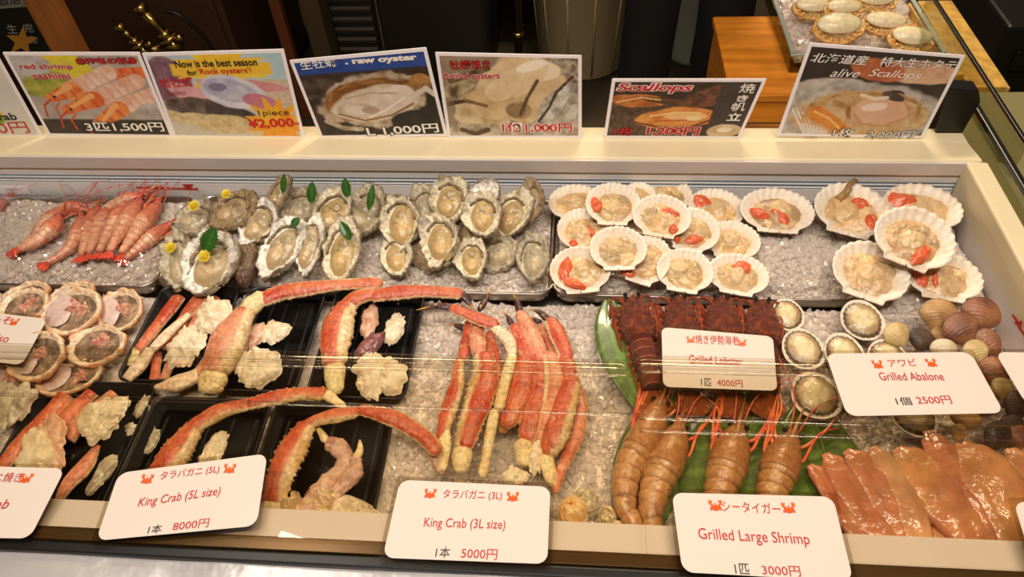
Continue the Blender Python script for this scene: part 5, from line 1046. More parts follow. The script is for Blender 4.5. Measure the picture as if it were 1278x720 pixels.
def sign(label, c4, pic, texts, border=.0075):
    n = RC @ np.array([0, 0, 1.0]); n = np.array([0, -1.0, 0]); fn = lambda x, y: atY(x, y, YS); pn = Panel(fn, c4, n); loc = (pn.c[2] + pn.c[3]) / 2
    t = thing('photo_sign', label, 'sign', loc=loc, group='laminated photo signs standing on the back rim')
    slab(t, loc, 'board', pn.c, n, .0012, M_card, .002)
    c = pn.c; W = np.linalg.norm(c[1] - c[0]); H = np.linalg.norm(c[3] - c[0]); bu, bv = border / W * .8, border / H * .8
    cc = [bil(c, [u], [v])[0] for u, v in ((bu, bv), (1 - bu, bv), (1 - bu, 1 - bv), (bu, 1 - bv))]
    V, F, u, v = quadgrid(cc, pic.W, pic.H); MB().add(V + n * .0009 - loc, F, np.clip(pic.c, 0, 1)).build('printed_photo', M_paint, t, False)
    for a in texts: pn.text(t, loc, *a[:7], **{**dict(off=.0014), **(a[7] if len(a) > 7 else {})})
    # clear stand behind it
    b = MB(); q = loc; d = (c[1] - c[0]) / W
    for sgn in (.25, .75):
        p = c[3] * (1 - sgn) + c[2] * sgn - loc; b.box(p + [0, .018, .004], (.02, .032, .003)); b.box(p + [0, .004, .03], (.02, .002, .055))
    b.build('clear_stand', M_sleeve, t, False)
WH = (246, 240, 232)
H_, W_ = 104, 150
p = Pic(H_, W_, (222, 216, 206), 1).e(.62, .25, .22, .3, 0, (196, 40, 30), (226, 120, 80)).e(.5, .7, .3, .25, 0, (120, 150, 50), (232, 206, 40))
sign('photo sign cut by the left border, crab price in red', [(-150, 70), (-4, 66), (54, 170), (-100, 172)], p, [('Crab', -12, 150, 23, 149, 9, (30, 26, 26), dict(bold=.02)), ('500円', -26, 168, 39, 165, 14, (206, 44, 36))])
p = Pic(H_, W_, (176, 164, 154), 2, .3, 9).e(.36, .22, .26, .3, 0, (232, 214, 40), (206, 190, 60)).e(.2, .36, .22, .16, -10, (120, 140, 50), (190, 180, 70)).r(-.1, .8, 1.2, 1.1, (40, 32, 28), (70, 56, 50))
p.e(.1, .1, .2, .14, 0, (206, 200, 196), (176, 166, 160)).cap(.70, .22, 1.0, .20, .06, .07, (226, 96, 40), (240, 140, 80), 3)
for (u0, v0, u1, v1, u2, v2) in ((.10, .52, .38, .42, .72, .20), (.18, .68, .52, .54, .92, .30), (.38, .86, .68, .66, 1.02, .46)):
    p.cap(u1 - .02, v1, u2, v2, .10, .085, (240, 216, 192), (224, 166, 140), 6, scol=(226, 150, 124)); p.cap(u0 + .06, v0, u1, v1, .055, .10, (222, 96, 38), (240, 150, 74), 2.5, scol=(186, 60, 24)); p.cap(u0 + .12, v0 - .04, u1 - .02, v1 - .05, .02, .035, (244, 176, 110)); p.e(u0 + .10, v0 - .01, .014, .02, 0, (30, 16, 14))
    p.path([(u0 + .06, v0 + .02), (u0 - .02, v0 + .10), (u0 - .04, v0 + .24)], .012, (190, 50, 30)); p.path([(u0 + .12, v0 + .05), (u0 + .06, v0 + .14), (u0 + .07, v0 + .26)], .010, (206, 80, 44))
p.e(.92, .68, .12, .10, 0, (206, 196, 190), (150, 136, 130), nz=.4).r(.38, .84, 1.2, 1.1, (36, 28, 26), (60, 46, 42))
sign('photo sign of red shrimp sashimi priced 1,500 yen', [(3, 65), (174, 65), (217, 171), (61, 169)], p, [('red shrimp', 27, 87, 93, 87, 8, (196, 30, 46), dict(outline=WH, bold=.025, ow=.03)), ('sashimi', 43, 98, 90, 98, 8, (196, 30, 46), dict(outline=WH, bold=.025, ow=.03)), ('赤海老の刺身', 97, 80, 173, 79, 8, (206, 34, 34), dict(outline=(36, 20, 20), bold=.02)), ('3匹1,500円', 110, 164, 207, 164, 12, WH, dict(bold=.02, outline=(30, 24, 22)))])
p = Pic(H_, W_, (206, 196, 182), 3, .12, 14).r(-.1, .0, 1.2, .3, (166, 200, 210), (190, 210, 212)).r(.72, .3, 1.2, .8, (196, 176, 150), (216, 200, 180), sc=30).e(.1, .3, .16, .3, 0, (110, 76, 92), (150, 116, 128)).star(.52, .16, .5, .26, 14, (240, 186, 40), (246, 214, 70)).r(.15, .1, .9, .24, (240, 196, 60)).e(.66, .36, .34, .07, 6, (206, 128, 132), (226, 170, 170))
p.e(.3, .52, .26, .12, 30, (206, 140, 150), (226, 176, 182)).e(.32, .66, .3, .15, 10, (70, 58, 56), (120, 104, 98), nz=.3).e(.5, .72, .2, .12, 16, (44, 38, 42), (80, 70, 72)).e(.56, .44, .25, .2, 14, (196, 196, 214), (226, 226, 232)).e(.54, .42, .2, .14, 14, (160, 160, 190), (206, 204, 216)).e(.46, .38, .07, .05, 0, (130, 124, 150)).e(.75, .56, .14, .09, 14, (216, 130, 140), (190, 120, 150)).e(.45, .85, .5, .12, 8, (196, 170, 120), (226, 206, 160), nz=.3, sc=22).star(.84, .84, .36, .2, 12, (240, 150, 30), (244, 190, 50))
sign('photo sign for rock oysters in season priced 2,000 yen', [(177, 66), (354, 61), (381, 173), (217, 171)], p, [('Now is the best season', 220, 84, 322, 81, 9, (40, 30, 26), dict(bold=.02)), ('for ', 235, 94, 247, 93, 7, (40, 30, 26), dict(bold=.02)), ("'Rock oysters'!", 249, 94, 315, 92, 9, (206, 40, 40), dict(bold=.015)), ('岩牡蠣', 201, 109, 243, 107, 12, (206, 30, 44), dict(bold=.006)), ('Sasimi', 208, 119, 232, 118, 6, (150, 60, 60)), ('1piece', 324, 146, 362, 145, 9, (40, 30, 26)), ('¥2,000-', 312, 161, 375, 159, 13, (210, 30, 30), dict(bold=.03))])
p = Pic(H_, W_, (54, 44, 38), 4, .5, 9).e(.12, .36, .2, .14, 10, (96, 80, 66), (50, 40, 34), nz=.4).e(.52, .55, .46, .34, -10, (214, 196, 172), (160, 134, 108), nz=.22, sc=12).e(.5, .54, .40, .27, -8, (116, 72, 34), (150, 100, 50), nz=.12).e(.53, .58, .38, .22, -10, (226, 210, 190), (206, 186, 160), nz=.1).e(.62, .55, .28, .14, -20, (232, 218, 204), (216, 196, 180)).e(.36, .66, .16, .11, 0, (190, 168, 148), (220, 204, 184)).e(.36, .66, .09, .06, 0, (226, 212, 200)).e(.84, .84, .24, .16, 0, (26, 22, 20), (50, 42, 38)).e(.92, .34, .09, .1, 0, (190, 140, 80), (140, 96, 60)).r(-.1, -.1, 1.2, .16, (34, 66, 142), (44, 80, 156))
p.path([(.14, .62), (.2, .42), (.36, .32), (.6, .30), (.82, .36), (.9, .5)], .014, (120, 74, 38), (180, 130, 70)).path([(.2, .70), (.4, .80), (.62, .74), (.82, .60)], .012, (150, 106, 60)).path([(.3, .5), (.5, .44), (.7, .46)], .010, (190, 166, 140)).path([(.44, .76), (.6, .66), (.76, .52)], .010, (246, 236, 222)).e(.47, .66, .07, .05, 0, (170, 140, 122), (200, 170, 150)).path([(.08, .8), (.2, .9), (.34, .92)], .03, (206, 190, 164), (150, 130, 104)).path([(.84, .5), (.95, .42), (1.0, .5)], .03, (216, 204, 186))
sign('photo sign of a raw oyster with a blue heading, priced 1,000 yen', [(361, 75), (532, 59), (559, 170), (400, 172)], p, [('生牡蠣', 377, 87, 422, 82, 11, WH, dict(bold=.01)), ('. raw oyster', 432, 82, 522, 76, 9, WH, dict(bold=.05)), ('L 1,000円', 460, 170, 549, 165, 12, WH, dict(outline=(30, 24, 22), bold=.02))])
p = Pic(H_, W_, (150, 130, 108), 5, .3, 7).e(.9, .2, .2, .3, 0, (90, 76, 58), (190, 176, 150), sc=20).e(.62, .4, .32, .42, 30, (226, 202, 162), (208, 176, 128), nz=.12).e(.72, .16, .16, .12, 0, (240, 222, 192)).e(.28, .72, .22, .3, -20, (220, 200, 164), (186, 156, 112), nz=.2).e(.55, .66, .1, .12, 0, (150, 120, 84), (180, 150, 110)).e(.92, .6, .16, .4, 30, (196, 186, 170), (130, 116, 98), nz=.3, sc=18).e(.78, .78, .1, .3, 30, (210, 202, 188), (150, 136, 116), nz=.3).r(-.1, .84, 1.2, 1.1, (214, 200, 180), (150, 130, 104), sc=14).e(.1, .4, .14, .1, -30, (206, 190, 150), (90, 70, 50), nz=.4)
p.e(.5, .28, .30, .22, -30, (230, 206, 164), (214, 184, 138)).e(.36, .58, .2, .2, 20, (222, 196, 150), (196, 164, 116)).cap(.40, .42, .70, .12, .13, .12, (234, 214, 178), (220, 192, 146)).e(.66, .10, .12, .06, -20, (250, 238, 216)).e(.53, .66, .08, .10, 10, (126, 100, 72), (160, 130, 96)).path([(.70, .28), (.62, .50), (.56, .72)], .02, (96, 74, 50)).cap(.94, .34, .70, .92, .05, .10, (226, 220, 210), (150, 140, 126)).path([(.96, .22), (.84, .42), (.78, .62), (.70, .8)], .016, (70, 56, 42)).cap(.98, .62, .86, .98, .05, .07, (214, 206, 194), (140, 128, 112)).path([(.06, .3), (.22, .2), (.34, .14)], .035, (80, 62, 44), (130, 104, 74)).path([(.02, .58), (.16, .54), (.3, .6)], .025, (70, 54, 38), (150, 120, 80)).path([(.1, .92), (.2, .98), (.3, .92)], .03, (90, 70, 46))
sign('photo sign of grilled oysters priced 1,000 yen, creamy close-up', [(543, 65), (726, 69), (726, 172), (559, 172)], p, [('牡蠣焼き', 562, 86, 612, 85, 11, (196, 26, 30), dict(bold=.008, outline=(60, 16, 16), ow=.025)), ('Grilled oysters', 553, 100, 624, 99, 9, (200, 36, 36), dict(outline=WH, bold=.02, ow=.03)), ('1個1,000円', 627, 165, 714, 165, 13, (206, 40, 44), dict(outline=WH, bold=.02))])
p = Pic(H_, W_, (62, 48, 40), 6, .5, 12).r(-.1, .4, .6, 1.1, (110, 84, 66), (60, 44, 36), sc=34).e(.2, .34, .2, .12, 4, (216, 140, 70), (160, 90, 46), nz=.25).e(.5, .66, .32, .2, -6, (226, 160, 84), (206, 112, 44), nz=.18, sc=12).e(.56, .62, .16, .08, 0, (238, 190, 130)).e(.42, .36, .26, .05, 14, (120, 84, 50), (70, 50, 36)).e(.72, .24, .2, .16, -24, (130, 84, 60), (70, 44, 34), nz=.3, sc=22).r(.74, -.1, .98, 1.1, (58, 50, 46), (70, 60, 54), soft=.008).e(.88, .9, .13, .13, 0, (226, 206, 170), (190, 150, 100)).e(.88, .88, .06, .05, 0, (240, 226, 200))
p.path([(.2, .74), (.4, .84), (.6, .84), (.74, .70)], .016, (120, 60, 24)).path([(.3, .62), (.48, .55), (.66, .56)], .014, (244, 206, 140)).path([(.34, .72), (.5, .7), (.66, .68)], .012, (190, 96, 36)).path([(.04, .36), (.2, .28), (.34, .32)], .012, (244, 196, 130)).e(.62, .66, .06, .05, 0, (246, 214, 160))
sign('photo sign of grilled scallops priced 1,200 yen, lower than the others', [(764, 98), (957, 98), (923, 173), (753, 172)], p, [('Scallops', 769, 116, 862, 116, 13, (206, 40, 44), dict(outline=WH, bold=.02, shear=.2)), ('1枚', 766, 168, 789, 168, 10, (200, 20, 26), dict(bold=.01, outline=(60, 20, 20), ow=.03)), ('1,200円', 806, 168, 871, 169, 11, (190, 20, 26), dict(bold=.03, outline=(226, 200, 180))),
 ('焼', 921, 115, 940, 116, 12, WH, dict(bold=.008)), ('き', 918, 126, 932, 126, 8, WH, dict(bold=.03)), ('帆', 911, 138, 928, 138, 11, WH, dict(bold=.01)), ('立', 906, 150, 923, 150, 10, WH, dict(bold=.03))])
p = Pic(H_, W_, (52, 44, 40), 7, .3, 8).e(.2, .52, .34, .2, -10, (216, 208, 200), (170, 160, 150)).e(.78, .2, .3, .14, 4, (226, 196, 160), (206, 150, 120), nz=.2).e(.5, .2, .2, .12, 10, (206, 120, 70), (170, 90, 60)).e(.5, .76, .62, .40, 0, (206, 198, 190), (160, 150, 140), nz=.1, sc=16).e(.5, .76, .46, .31, 2, (216, 186, 140), (190, 150, 104), nz=.16, sc=14).e(.25, .82, .17, .13, 14, (222, 140, 60), (206, 116, 44)).e(.63, .70, .20, .17, 4, (226, 176, 146), (214, 160, 130)).e(.58, .66, .1, .06, 0, (238, 206, 186)).e(.68, .48, .07, .06, 0, (66, 54, 50)).e(.78, .82, .12, .1, 0, (226, 206, 180), (200, 160, 130))
for k in range(9): p.path([(.16 + .02 * k, .99), (.02 + .028 * k, .70 - .012 * k)], .010, (226, 222, 216))
p.e(.52, .74, .44, .27, 2, (214, 184, 140), (190, 146, 98), nz=.22, sc=16).path([(.12, .84), (.14, .64), (.3, .52), (.5, .48), (.72, .48), (.88, .58), (.92, .78)], .022, (206, 170, 112), (160, 116, 66)).cap(.20, .74, .40, .92, .085, .07, (228, 148, 64), (208, 120, 44)).path([(.18, .72), (.3, .80), (.40, .92)], .012, (246, 190, 110)).path([(.30, .60), (.40, .66), (.44, .78)], .03, (196, 150, 100), (150, 104, 62)).e(.63, .70, .20, .18, 4, (228, 184, 154), (216, 166, 136)).e(.58, .64, .09, .05, -10, (244, 218, 200)).path([(.46, .74), (.54, .86), (.70, .88), (.82, .78)], .016, (200, 150, 110)).e(.68, .50, .09, .05, 20, (60, 48, 44), (100, 80, 70)).path([(.46, .5), (.56, .54), (.64, .52)], .02, (236, 220, 196))
sign('tilted photo sign of live scallops priced 2,000 yen at the right corner', [(1010, 53), (1205, 69), (1152, 172), (969, 169)], p, [('北海道産', 1010, 77, 1081, 81, 12, WH, dict(bold=.008, outline=(40, 34, 32), shear=.15, ow=.03)), ('特大生ホタテ', 1096, 82, 1190, 87, 12, WH, dict(bold=.008, outline=(40, 34, 32), shear=.15, ow=.03)), ('alive', 1035, 95, 1071, 96, 10, WH, dict(shear=.3)), ('Scallops', 1082, 97, 1146, 101, 12, WH, dict(shear=.3)), ('1枚', 1038, 169, 1063, 170, 10, WH, dict(outline=(40, 34, 32))), ('2,000円', 1079, 172, 1139, 172, 9, WH, dict(outline=(40, 34, 32), shear=.1))])
# small notice on the louvre wall at the left
pn = Panel(lambda x, y: atY(x, y, 1.026), [(-30, 233), (33, 232), (41, 247), (-26, 249)], (0, -1, 0)); t = thing('notice_label', 'small black and white notice stuck on the case wall at the left border', 'label', loc=pn.c[3])
slab(t, pn.c[3], 'sticker', pn.c, pn.n, .0008, M_card, .001)
for a in (('必ずお読み下さい', 8, 237.5, 25, 237.5, 3), ('注意', 10, 241.5, 20, 241.5, 2), ('開閉にご注意ください', 8, 245.5, 36, 245.5, 2)): pn.text(t, pn.c[3], a[0], *a[1:6], (50, 46, 44), off=.0012)
pn.text(t, pn.c[3], '▲', -8, 246, 3, 246, 6, (214, 180, 40), off=.0012)
# ------------------------------------------------------------------ behind the case
M_orange = mat('orange_varnished_wood', S(240, 150, 44), .38, var=.14, vscale=7, coat=.3)
M_post = mat('old_timber', S(140, 84, 34), .55, var=.12, vscale=12)
M_plank = mat('pale_plank', S(206, 164, 78), .5, var=.08, vscale=10)
M_dkbrown = mat('dark_brown_panel', S(58, 36, 22), .45, var=.1, vscale=5)
M_dk = mat('near_black_panel', S(24, 22, 19), .4)
M_brass = mat('old_brass', S(176, 150, 88), .25, metal=1)
M_grey = mat('grey_bin_plastic', S(176, 160, 122), .5, var=.05, vscale=6)
M_blgrey = mat('blue_grey_plastic', S(160, 170, 160), .5)
for m, sc in ((M_orange, 9), (M_plank, 14), (M_post, 14)):   # grain
    nt = m.node_tree; b_ = nt.nodes['Principled BSDF']; tc = nt.nodes.new('ShaderNodeTexCoord'); mp = nt.nodes.new('ShaderNodeMapping'); mp.inputs['Scale'].default_value = (1.2, 14, 14) if m is M_orange else (14, 14, 1)
    nn = nt.nodes.new('ShaderNodeTexNoise'); nn.inputs['Scale'].default_value = 3; nn.inputs['Detail'].default_value = 5; nt.links.new(tc.outputs['Object'], mp.inputs[0]); nt.links.new(mp.outputs[0], nn.inputs['Vector'])
    src = b_.inputs['Base Color'].links[0].from_socket; mx = nt.nodes.new('ShaderNodeMix'); mx.data_type = 'RGBA'; mx.blend_type = 'MULTIPLY'; rp = nt.nodes.new('ShaderNodeValToRGB'); rp.color_ramp.elements[0].position = .35; rp.color_ramp.elements[0].color = (.5, .42, .36, 1); rp.color_ramp.elements[1].position = .6
    nt.links.new(nn.outputs['Fac'], rp.inputs[0]); mx.inputs['Factor'].default_value = .6; nt.links.new(src, mx.inputs[6]); nt.links.new(rp.outputs[0], mx.inputs[7]); nt.links.new(mx.outputs[2], b_.inputs['Base Color'])
def one(name, label, cat, loc, group=None): return thing(name, label, cat, loc=loc, group=group)
t = one('wooden_bench', 'orange varnished wooden bench behind the scallop signs', 'bench', (.66, 1.72, 0))
MB().box((0, 0, .49), (.58, .37, .02)).build('top', M_orange, t, False, .003)
for sx in (-1, 1): MB().box((sx * .272, 0, .24), (.02, .36, .48)).build('side_panel', M_orange, t, False, .002)
MB().box((0, -.172, .45), (.524, .018, .06)).build('apron', M_orange, t, False, .002)
MB().box((0, .05, .15), (.524, .26, .018)).build('shelf', M_orange, t, False, .002)
# tray with crab shells on the bench
t = one('glass_tray', 'clear tray of ice and crab shells standing on the wooden bench', 'tray', (.70, 1.79, .505))
tr = [(-.18, -.16), (.165, -.16), (.165, .26), (-.18, .26)]
b = MB(); b.box((-.007, .05, -.002), (.345, .42, .004)); 
for (x, y, sx, sy) in ((-.007, -.16, .345, .005), (-.007, .26, .345, .005), (-.18, .05, .005, .42), (.165, .05, .005, .42)): b.box((x, y, .02), (sx, sy, .045))
b.build('pan', M_glass, t, False)
b = MB()
for (x, y, sx, sy) in ((-.007, -.16, .36, .010), (-.007, .26, .36, .010), (-.18, .05, .010, .42), (.165, .05, .010, .42)): b.box((x, y, .044), (sx, sy, .005))
b.build('rim', M_blgrey, t, False, .001)
ice('grey ice in the clear tray on the bench', .53, .858, 1.64, 2.04, .53, 1200, .009, 12)
G = 'orange crab shells in the tray on the bench'
for k, a in enumerate([(1046, 36, 64, 40, -4, 34, .555, 'large pale topped crab shell at the front of the bench tray'), (1136, 50, 58, 34, 6, 34, .555, 'crab shell at the front right corner of the bench tray'), (1104, 30, 60, 30, 4, 34, .56, 'crab shell right of the middle in the bench tray'), (1020, 10, 64, 30, -4, 34, .56, 'crab shell at the back left of the bench tray'), (1092, 2, 54, 28, 2, 34, .565, 'crab shell at the back right of the bench tray'), (1052, 12, 50, 26, 0, 34, .57, 'crab shell lying behind the large front one')]): crab_cup(*a, G, 80 + k, 'shell')
# planks right of the tray
for k, (x, y, w_, rz, lab) in enumerate([(.925, 1.70, .085, 0, 'pale wooden plank lying on the bench end, right of the crab shell tray'), (.872, 1.72, .022, 2, 'narrow pale plank against the crab shell tray')]):
    t = one('wooden_plank', lab, 'plank', (x, y, .5005)); t.rotation_euler.z = math.radians(rz); MB().box((0, 0, .022), (w_, .40 if k == 0 else .34, .04)).build('board', M_plank, t, False, .003); MB().box((0, -.19 if k == 0 else -.16, .042), (w_ * .8, .02, .004)).build('cleat', M_plank, t, False, .001)
# the glass guard at the right end of the case
t = one('glass_side_guard', 'glass guard with black corner bracket and rail at the right end of the case', 'glass guard', (.69, 1.1, .69))
b = MB(); P = np.array([atY(1164, 180, 1.12), atY(1192, 182, 1.12), atY(1224, 128, 1.12), atY(1222, 113, 1.12), atY(1182, 110, 1.12)]) - [.69, 1.1, .69]
k = len(P); i = np.arange(k); b.add(np.r_[P, P + [0, .03, 0]], [[list(range(k))], [list(range(k, 2 * k))[::-1]], np.c_[i, k + i, k + (i + 1) % k, (i + 1) % k]]); b.build('corner_bracket', M_black, t, False, .002)
b = MB(); b.box((.012, -.40, .040), (.010, .92, .010)); b.build('top_rail', M_black, t, False, .002)
b = MB(); b.box((.012, -.40, .012), (.005, .92, .050)); b.build('pane', M_glass, t, False)
b = MB(); b.box((.11, .30, -.015), (.007, .56, .007)); b.build('far_rail', M_black, t, False, .001)
b = MB(); b.box((.11, .30, -.115), (.004, .56, .20)); b.build('far_pane', M_glass, t, False)
t = one('neighbour_case', 'dim greenish glass topped case beyond the right edge of the freezer', 'display case', (1.07, .85, 0))
MB().box((0, 0, .29), (.66, 1.1, .58)).build('cabinet_body', mat('olive_panel', S(124, 116, 82), .35), t, False, .01); MB().box((0, 0, .59), (.66, 1.1, .02)).build('glass_top', mat('olive_glass', S(134, 126, 88), .12), t, False, .004)
MB().box((.31, 0, .62), (.04, 1.1, .04)).build('top_edge', M_dk, t, False, .005)
t = one('black_crate', 'black crate standing behind the planks at the right border', 'crate', (1.42, 2.15, 0))
b = MB(); b.box((0, 0, .22), (.5, .4, .44)); b.build('body', M_dk, t, False, .01); MB().box((0, -.205, .34), (.4, .01, .06)).build('handle_ledge', M_dk, t, False, .003)
# left: timber post, banner, cabinet, valve
t = one('timber_post', 'upright square timber post behind the shrimp sign at the left', 'post', (-1.185, 1.52, 0)); MB().box((0, 0, .65), (.062, .05, 1.3)).build('post', M_post, t, False, .004); MB().box((0, 0, .012), (.12, .10, .024)).build('foot_plate', M_dk, t, False, .002)
pn = Panel(lambda x, y: atY(x, y, 1.60), [(-60, -40), (46, -46), (76, 66), (-30, 66)], (0, -1, 0)); loc = pn.c[3].copy()
t = thing('shop_banner', 'black banner with white writing and a yellow star behind the post', 'banner', loc=loc); slab(t, loc, 'cloth', pn.c, pn.n, .002, M_dk)
b = MB(); pn.poly(b, [(-40, -30), (20, -32), (34, 8), (-20, 12)], .0015, loc, (120, 118, 112)); b.build('white_band', M_paint, t, False)
pn.text(t, loc, '飯店', 0, 7, 27, 4, 12, (24, 22, 20), off=.002)
for a in (('生', 11, 41, 23, 41, 11), ('完', 31, 40, 43, 40, 11), ('地', 18, 52, 26, 52, 10), ('楽', 38, 54, 48, 54, 10)): pn.text(t, loc, *a, (150, 146, 138), off=.002)
b = MB(); cs = [(28 + (17 if i % 2 == 0 else 7) * math.sin(i * math.pi / 5 + .1) * 1.25, 51 - (20 if i % 2 == 0 else 8) * math.cos(i * math.pi / 5 + .1)) for i in range(10)]; pn.poly(b, cs, .003, loc, (166, 116, 40)); b.build('star_emblem', M_paint, t, False)
t = one('brown_cabinet', 'dark brown cabinet along the left behind the signs', 'cabinet', (-1.55, 2.35, 0)); MB().box((0, 0, .5), (1.0, .6, 1.0)).build('body', M_dkbrown, t, False, .006)
MB().box((0, -.31, .18), (1.02, .03, .03)).build('ledge', M_dkbrown, t, False, .004)
for sx in (-.25, .25):
    d = MB().box((sx, -.306, .55), (.46, .014, .66)).build('door', M_dkbrown, t, False, .004); MB().box((sx + (.19 if sx < 0 else -.19), -.318, .6), (.012, .014, .1)).build('handle', M_black, d, False, .002)
t = one('brass_valve', 'pair of brass valves on a pipe in front of the brown cabinet', 'valve', (-1.22, 1.92, 0))
b = MB(); rod(b, [(0, .05, .0), (0, .05, .40)], .014, S(150, 120, 70)); b.build('pipe', M_brass, t)
for (x, y, z, r, a, h) in ((-.055, 0, .41, .02, -.5, .06), (.045, 0, .43, .026, -.45, .10)):
    b = MB(); d = np.array([math.sin(a), 0, math.cos(a)]); p = np.array([x, y, z]); rod(b, [p - d * .03, p], r, None, 12); rod(b, [p, p + d * .012], r * 1.3, None, 6); rod(b, [p + d * .012, p + d * .03], r * .8, None, 12); rod(b, [p + d * .03, p + d * h], r * .55, None, 10); rod(b, [p + d * h, p + d * (h + .02)], r * .8, None, 8)
    rod(b, [p - d * .02, (0, .05, .385)], r * .6, None, 10); b.build('valve_body', M_brass, t)
    b = MB(); rod(b, [p + [.02, -.01, .0], p + [.045, -.01, .02]], r * .4, None, 8); b.build('lever', M_brass, t)
b = MB(); rod(b, [(.07, 0, .52), (.11, 0, .50), (.15, .02, .40), (.16, .03, .2), (.16, .03, 0)], .006, None, 8, 20); b.build('hose', M_black, t)
t = one('brown_batten', 'thin reddish brown upright batten right of the brown cabinet', 'batten', (-.93, 2.16, 0)); MB().box((0, 0, .5), (.035, .03, 1.0)).build('strip', mat('red_brown_wood', S(92, 48, 24), .5), t, False, .003)
t = one('vented_fridge', 'black refrigerator with a slanted vent grille behind the raw oyster sign', 'refrigerator', (-.55, 2.55, 0)); MB().box((0, 0, .7), (.52, .6, 1.4)).build('body', M_dk, t, False, .01)
MB().box((-.27, -.2, .55), (.06, .4, 1.0)).build('corner_panel', mat('olive_brown_panel', S(64, 52, 34), .4), t, False, .003)
g = MB().box((-.17, -.306, .42), (.14, .012, .62)).build('vent_grille', M_dk, t, False, .003); b = MB()
for k in range(16): b.box((-.17, -.315, .14 + k * .036), (.13, .012, .016), None, Matrix.Rotation(.5, 3, 'X'))
b.build('louvres', mat('grille_grey', S(60, 54, 46), .4), g, False); MB().box((-.085, -.31, .7), (.006, .012, 1.3)).build('chrome_strip', M_steel, t, False, .001)
t = one('dark_counter', 'black counter between the refrigerator and the grey bin', 'counter', (.02, 3.0, 0)); MB().box((0, 0, .4), (.55, .4, .8)).build('body', M_dk, t, False, .01); MB().box((0, -.01, .815), (.58, .43, .03)).build('top', M_dk, t, False, .004)
t = one('steel_pole', 'thin steel pole left of the grey bin', 'pole', (-.185, 2.28, 0)); b = MB(); rod(b, [(0, 0, 0), (0, 0, 1.6)], .014, None, 14); b.build('tube', mat('dull_steel', S(120, 110, 90), .3, metal=1), t); b = MB(); rod(b, [(0, 0, .235), (0, 0, .25)], .018, None, 14); b.build('ring', M_brass, t); b = MB(); rings(b, [(.0001, .012), (.045, .012), (.05, .0), (.0001, .0)], (0, 0, 0), 24); b.build('foot', M_dk, t)
pb = at(727, 84, 0); t = one('grey_bin', 'tall grey plastic bin with vertical seams behind the oyster signs', 'bin', (pb[0], pb[1] + .06, 0)); b = MB()
rings(b, [(.0001, 0), (.150, 0), (.158, .012), (.205, .55), (.215, .555), (.215, .58), (.2, .58), (.152, .03), (.0001, .03)], (0, 0, 0), 48); b.build('body', M_grey, t)
b = MB()
for k in range(12):
    a = k * math.pi / 6 + .2; rod(b, [(.158 * math.cos(a), .158 * math.sin(a), .02), (.204 * math.cos(a), .204 * math.sin(a), .54)], .004, None, 6)
b.build('seam_ribs', M_grey, t)
for sg in (-1, 1): b = MB(); rod(b, [(sg * .21, -.05, .5), (sg * .245, -.03, .49), (sg * .245, .03, .49), (sg * .21, .05, .5)], .009, None, 8, 12); b.build('handle', M_grey, t)
pb = at(868, 88, 0); t = one('blue_grey_tub', 'pale blue grey tub standing behind the person between the legs', 'tub', (pb[0], pb[1] + .12, 0)); b = MB(); rings(b, [(.0001, 0), (.10, 0), (.105, .02), (.125, .5), (.132, .51), (.132, .53), (.115, .53), (.1, .03), (.0001, .03)], (0, 0, 0), 36); b.build('body', M_blgrey, t)
b = MB(); rod(b, [(-.02, -.104, .02), (-.015, -.115, .3), (-.01, -.124, .5)], .003, None, 6); b.build('seam', M_dk, t)
# ------------------------------------------------------------------ person behind the counter
def skinned(name, joints, bones, mat_, parent, sub=2):
    me = bpy.data.meshes.new(name); me.from_pydata([j[:3] for j in joints], bones, []); me.materials.append(mat_); o = bpy.data.objects.new(name, me); COL.objects.link(o); o.parent = parent
    sm = o.modifiers.new('skin', 'SKIN'); sm.use_smooth_shade = True; me.skin_vertices.new() if not me.skin_vertices else None
    for i, j in enumerate(joints): me.skin_vertices[0].data[i].radius = (j[3], j[4] if len(j) > 4 else j[3]); me.skin_vertices[0].data[i].use_root = i == 0
    s = o.modifiers.new('subdivision', 'SUBSURF'); s.levels = sub; s.render_levels = sub; return o
M_skin = mat('skin', S(206, 160, 128), .5); M_trouser = mat('black_cloth', S(13, 12, 12), .85, bump=.001, bscale=30); M_hair = mat('black_hair', S(20, 16, 14), .5)
px0 = .335; t = one('person', 'person in black trousers standing behind the wooden bench', 'person', (px0, 2.10, 0))
J = [(0, 0, .98, .14, .10), (0, 0, 1.12, .13, .09), (0, 0, 1.30, .15, .10), (0, .0, 1.43, .12, .08), (0, 0, 1.50, .05, .05), (0, -.01, 1.58, .06, .07), (0, -.01, 1.68, .075, .09), (0, 0, 1.75, .05, .06)]; Bn = [(i, i + 1) for i in range(7)]
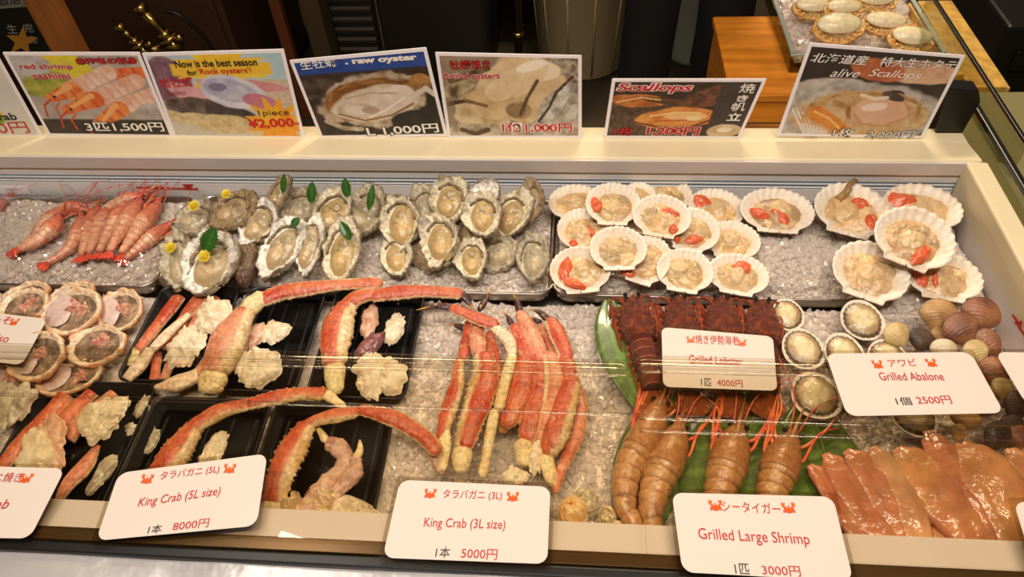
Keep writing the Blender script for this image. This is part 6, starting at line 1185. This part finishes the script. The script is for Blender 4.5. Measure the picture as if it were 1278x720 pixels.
for sg in (-1, 1):
    k = len(J); J += [(sg * .09, 0, .88, .085), (sg * .11, -.01, .50, .06), (sg * .115, .02, .12, .04), (sg * .115, .0, .06, .04, .035), (sg * .12, -.13, .035, .04, .025)]; Bn += [(0, k), (k, k + 1), (k + 1, k + 2), (k + 2, k + 3), (k + 3, k + 4)]
    k = len(J); J += [(sg * .19, 0, 1.42, .055), (sg * .25, .02, 1.15, .042), (sg * .26, -.06, .92, .03), (sg * .26, -.08, .86, .032, .02)]; Bn += [(3, k), (k, k + 1), (k + 1, k + 2), (k + 2, k + 3)]
    hb = k + 3
    for f in range(4): k = len(J); J += [(sg * (.245 + .012 * f), -.085 - .012 * (1.5 - f), .81, .009), (sg * (.243 + .012 * f), -.095 - .012 * (1.5 - f), .775 + .005 * abs(f - 1.5), .007)]; Bn += [(hb, k), (k, k + 1)]
    k = len(J); J += [(sg * .235, -.11, .845, .011), (sg * .228, -.125, .815, .008)]; Bn += [(hb, k), (k, k + 1)]
skinned('body', J, Bn, M_skin, t)
J = [(0, 0, 1.0, .15, .115)]; Bn = []
for sg in (-1, 1): k = len(J); J += [(sg * .09, 0, .86, .105, .10), (sg * .105, -.01, .50, .088, .088), (sg * .112, .01, .25, .088, .088), (sg * .115, .01, .09, .092, .092)]; Bn += [(0, k), (k, k + 1), (k + 1, k + 2), (k + 2, k + 3)]
skinned('trousers', J, Bn, M_trouser, t)
J = [(0, 0, .98, .16, .12), (0, 0, 1.2, .155, .115), (0, 0, 1.38, .16, .11), (0, 0, 1.46, .08, .07)]; Bn = [(0, 1), (1, 2), (2, 3)]
for sg in (-1, 1): k = len(J); J += [(sg * .19, 0, 1.41, .07), (sg * .25, .02, 1.14, .055), (sg * .262, -.05, .95, .042)]; Bn += [(2, k), (k, k + 1), (k + 1, k + 2)]
skinned('jacket', J, Bn, mat('dark_jacket', S(30, 30, 34), .8), t)
for sg in (-1, 1): b = MB(); blob(b, sg * .12, -.06, .05, .145, 0, .09, .0, 3, (16, 15, 15), .03, under=0); b.build('shoe', M_black, t)
b = MB(); blob(b, 0, .01, .092, .108, 0, .10, 1.69, 4, (20, 16, 14), .04); b.build('hair', M_hair, t)
b = MB(); blob(b, 0, -.105, .012, .02, 0, .012, 1.645, 4, (200, 150, 118), .02); b.build('nose', M_skin, t)
for sg in (-1, 1): b = MB(); blob(b, sg * .032, -.098, .012, .007, 0, .008, 1.672, 4, (20, 16, 14), .02); b.build('eye', M_black, t); b = MB(); blob(b, sg * .082, .0, .012, .022, 0, .04, 1.64, 4, (200, 150, 118), .02); b.build('ear', M_skin, t)
b = MB(); blob(b, 0, -.1, .026, .008, 0, .008, 1.612, 4, (160, 90, 80), .02); b.build('mouth', M_skin, t)
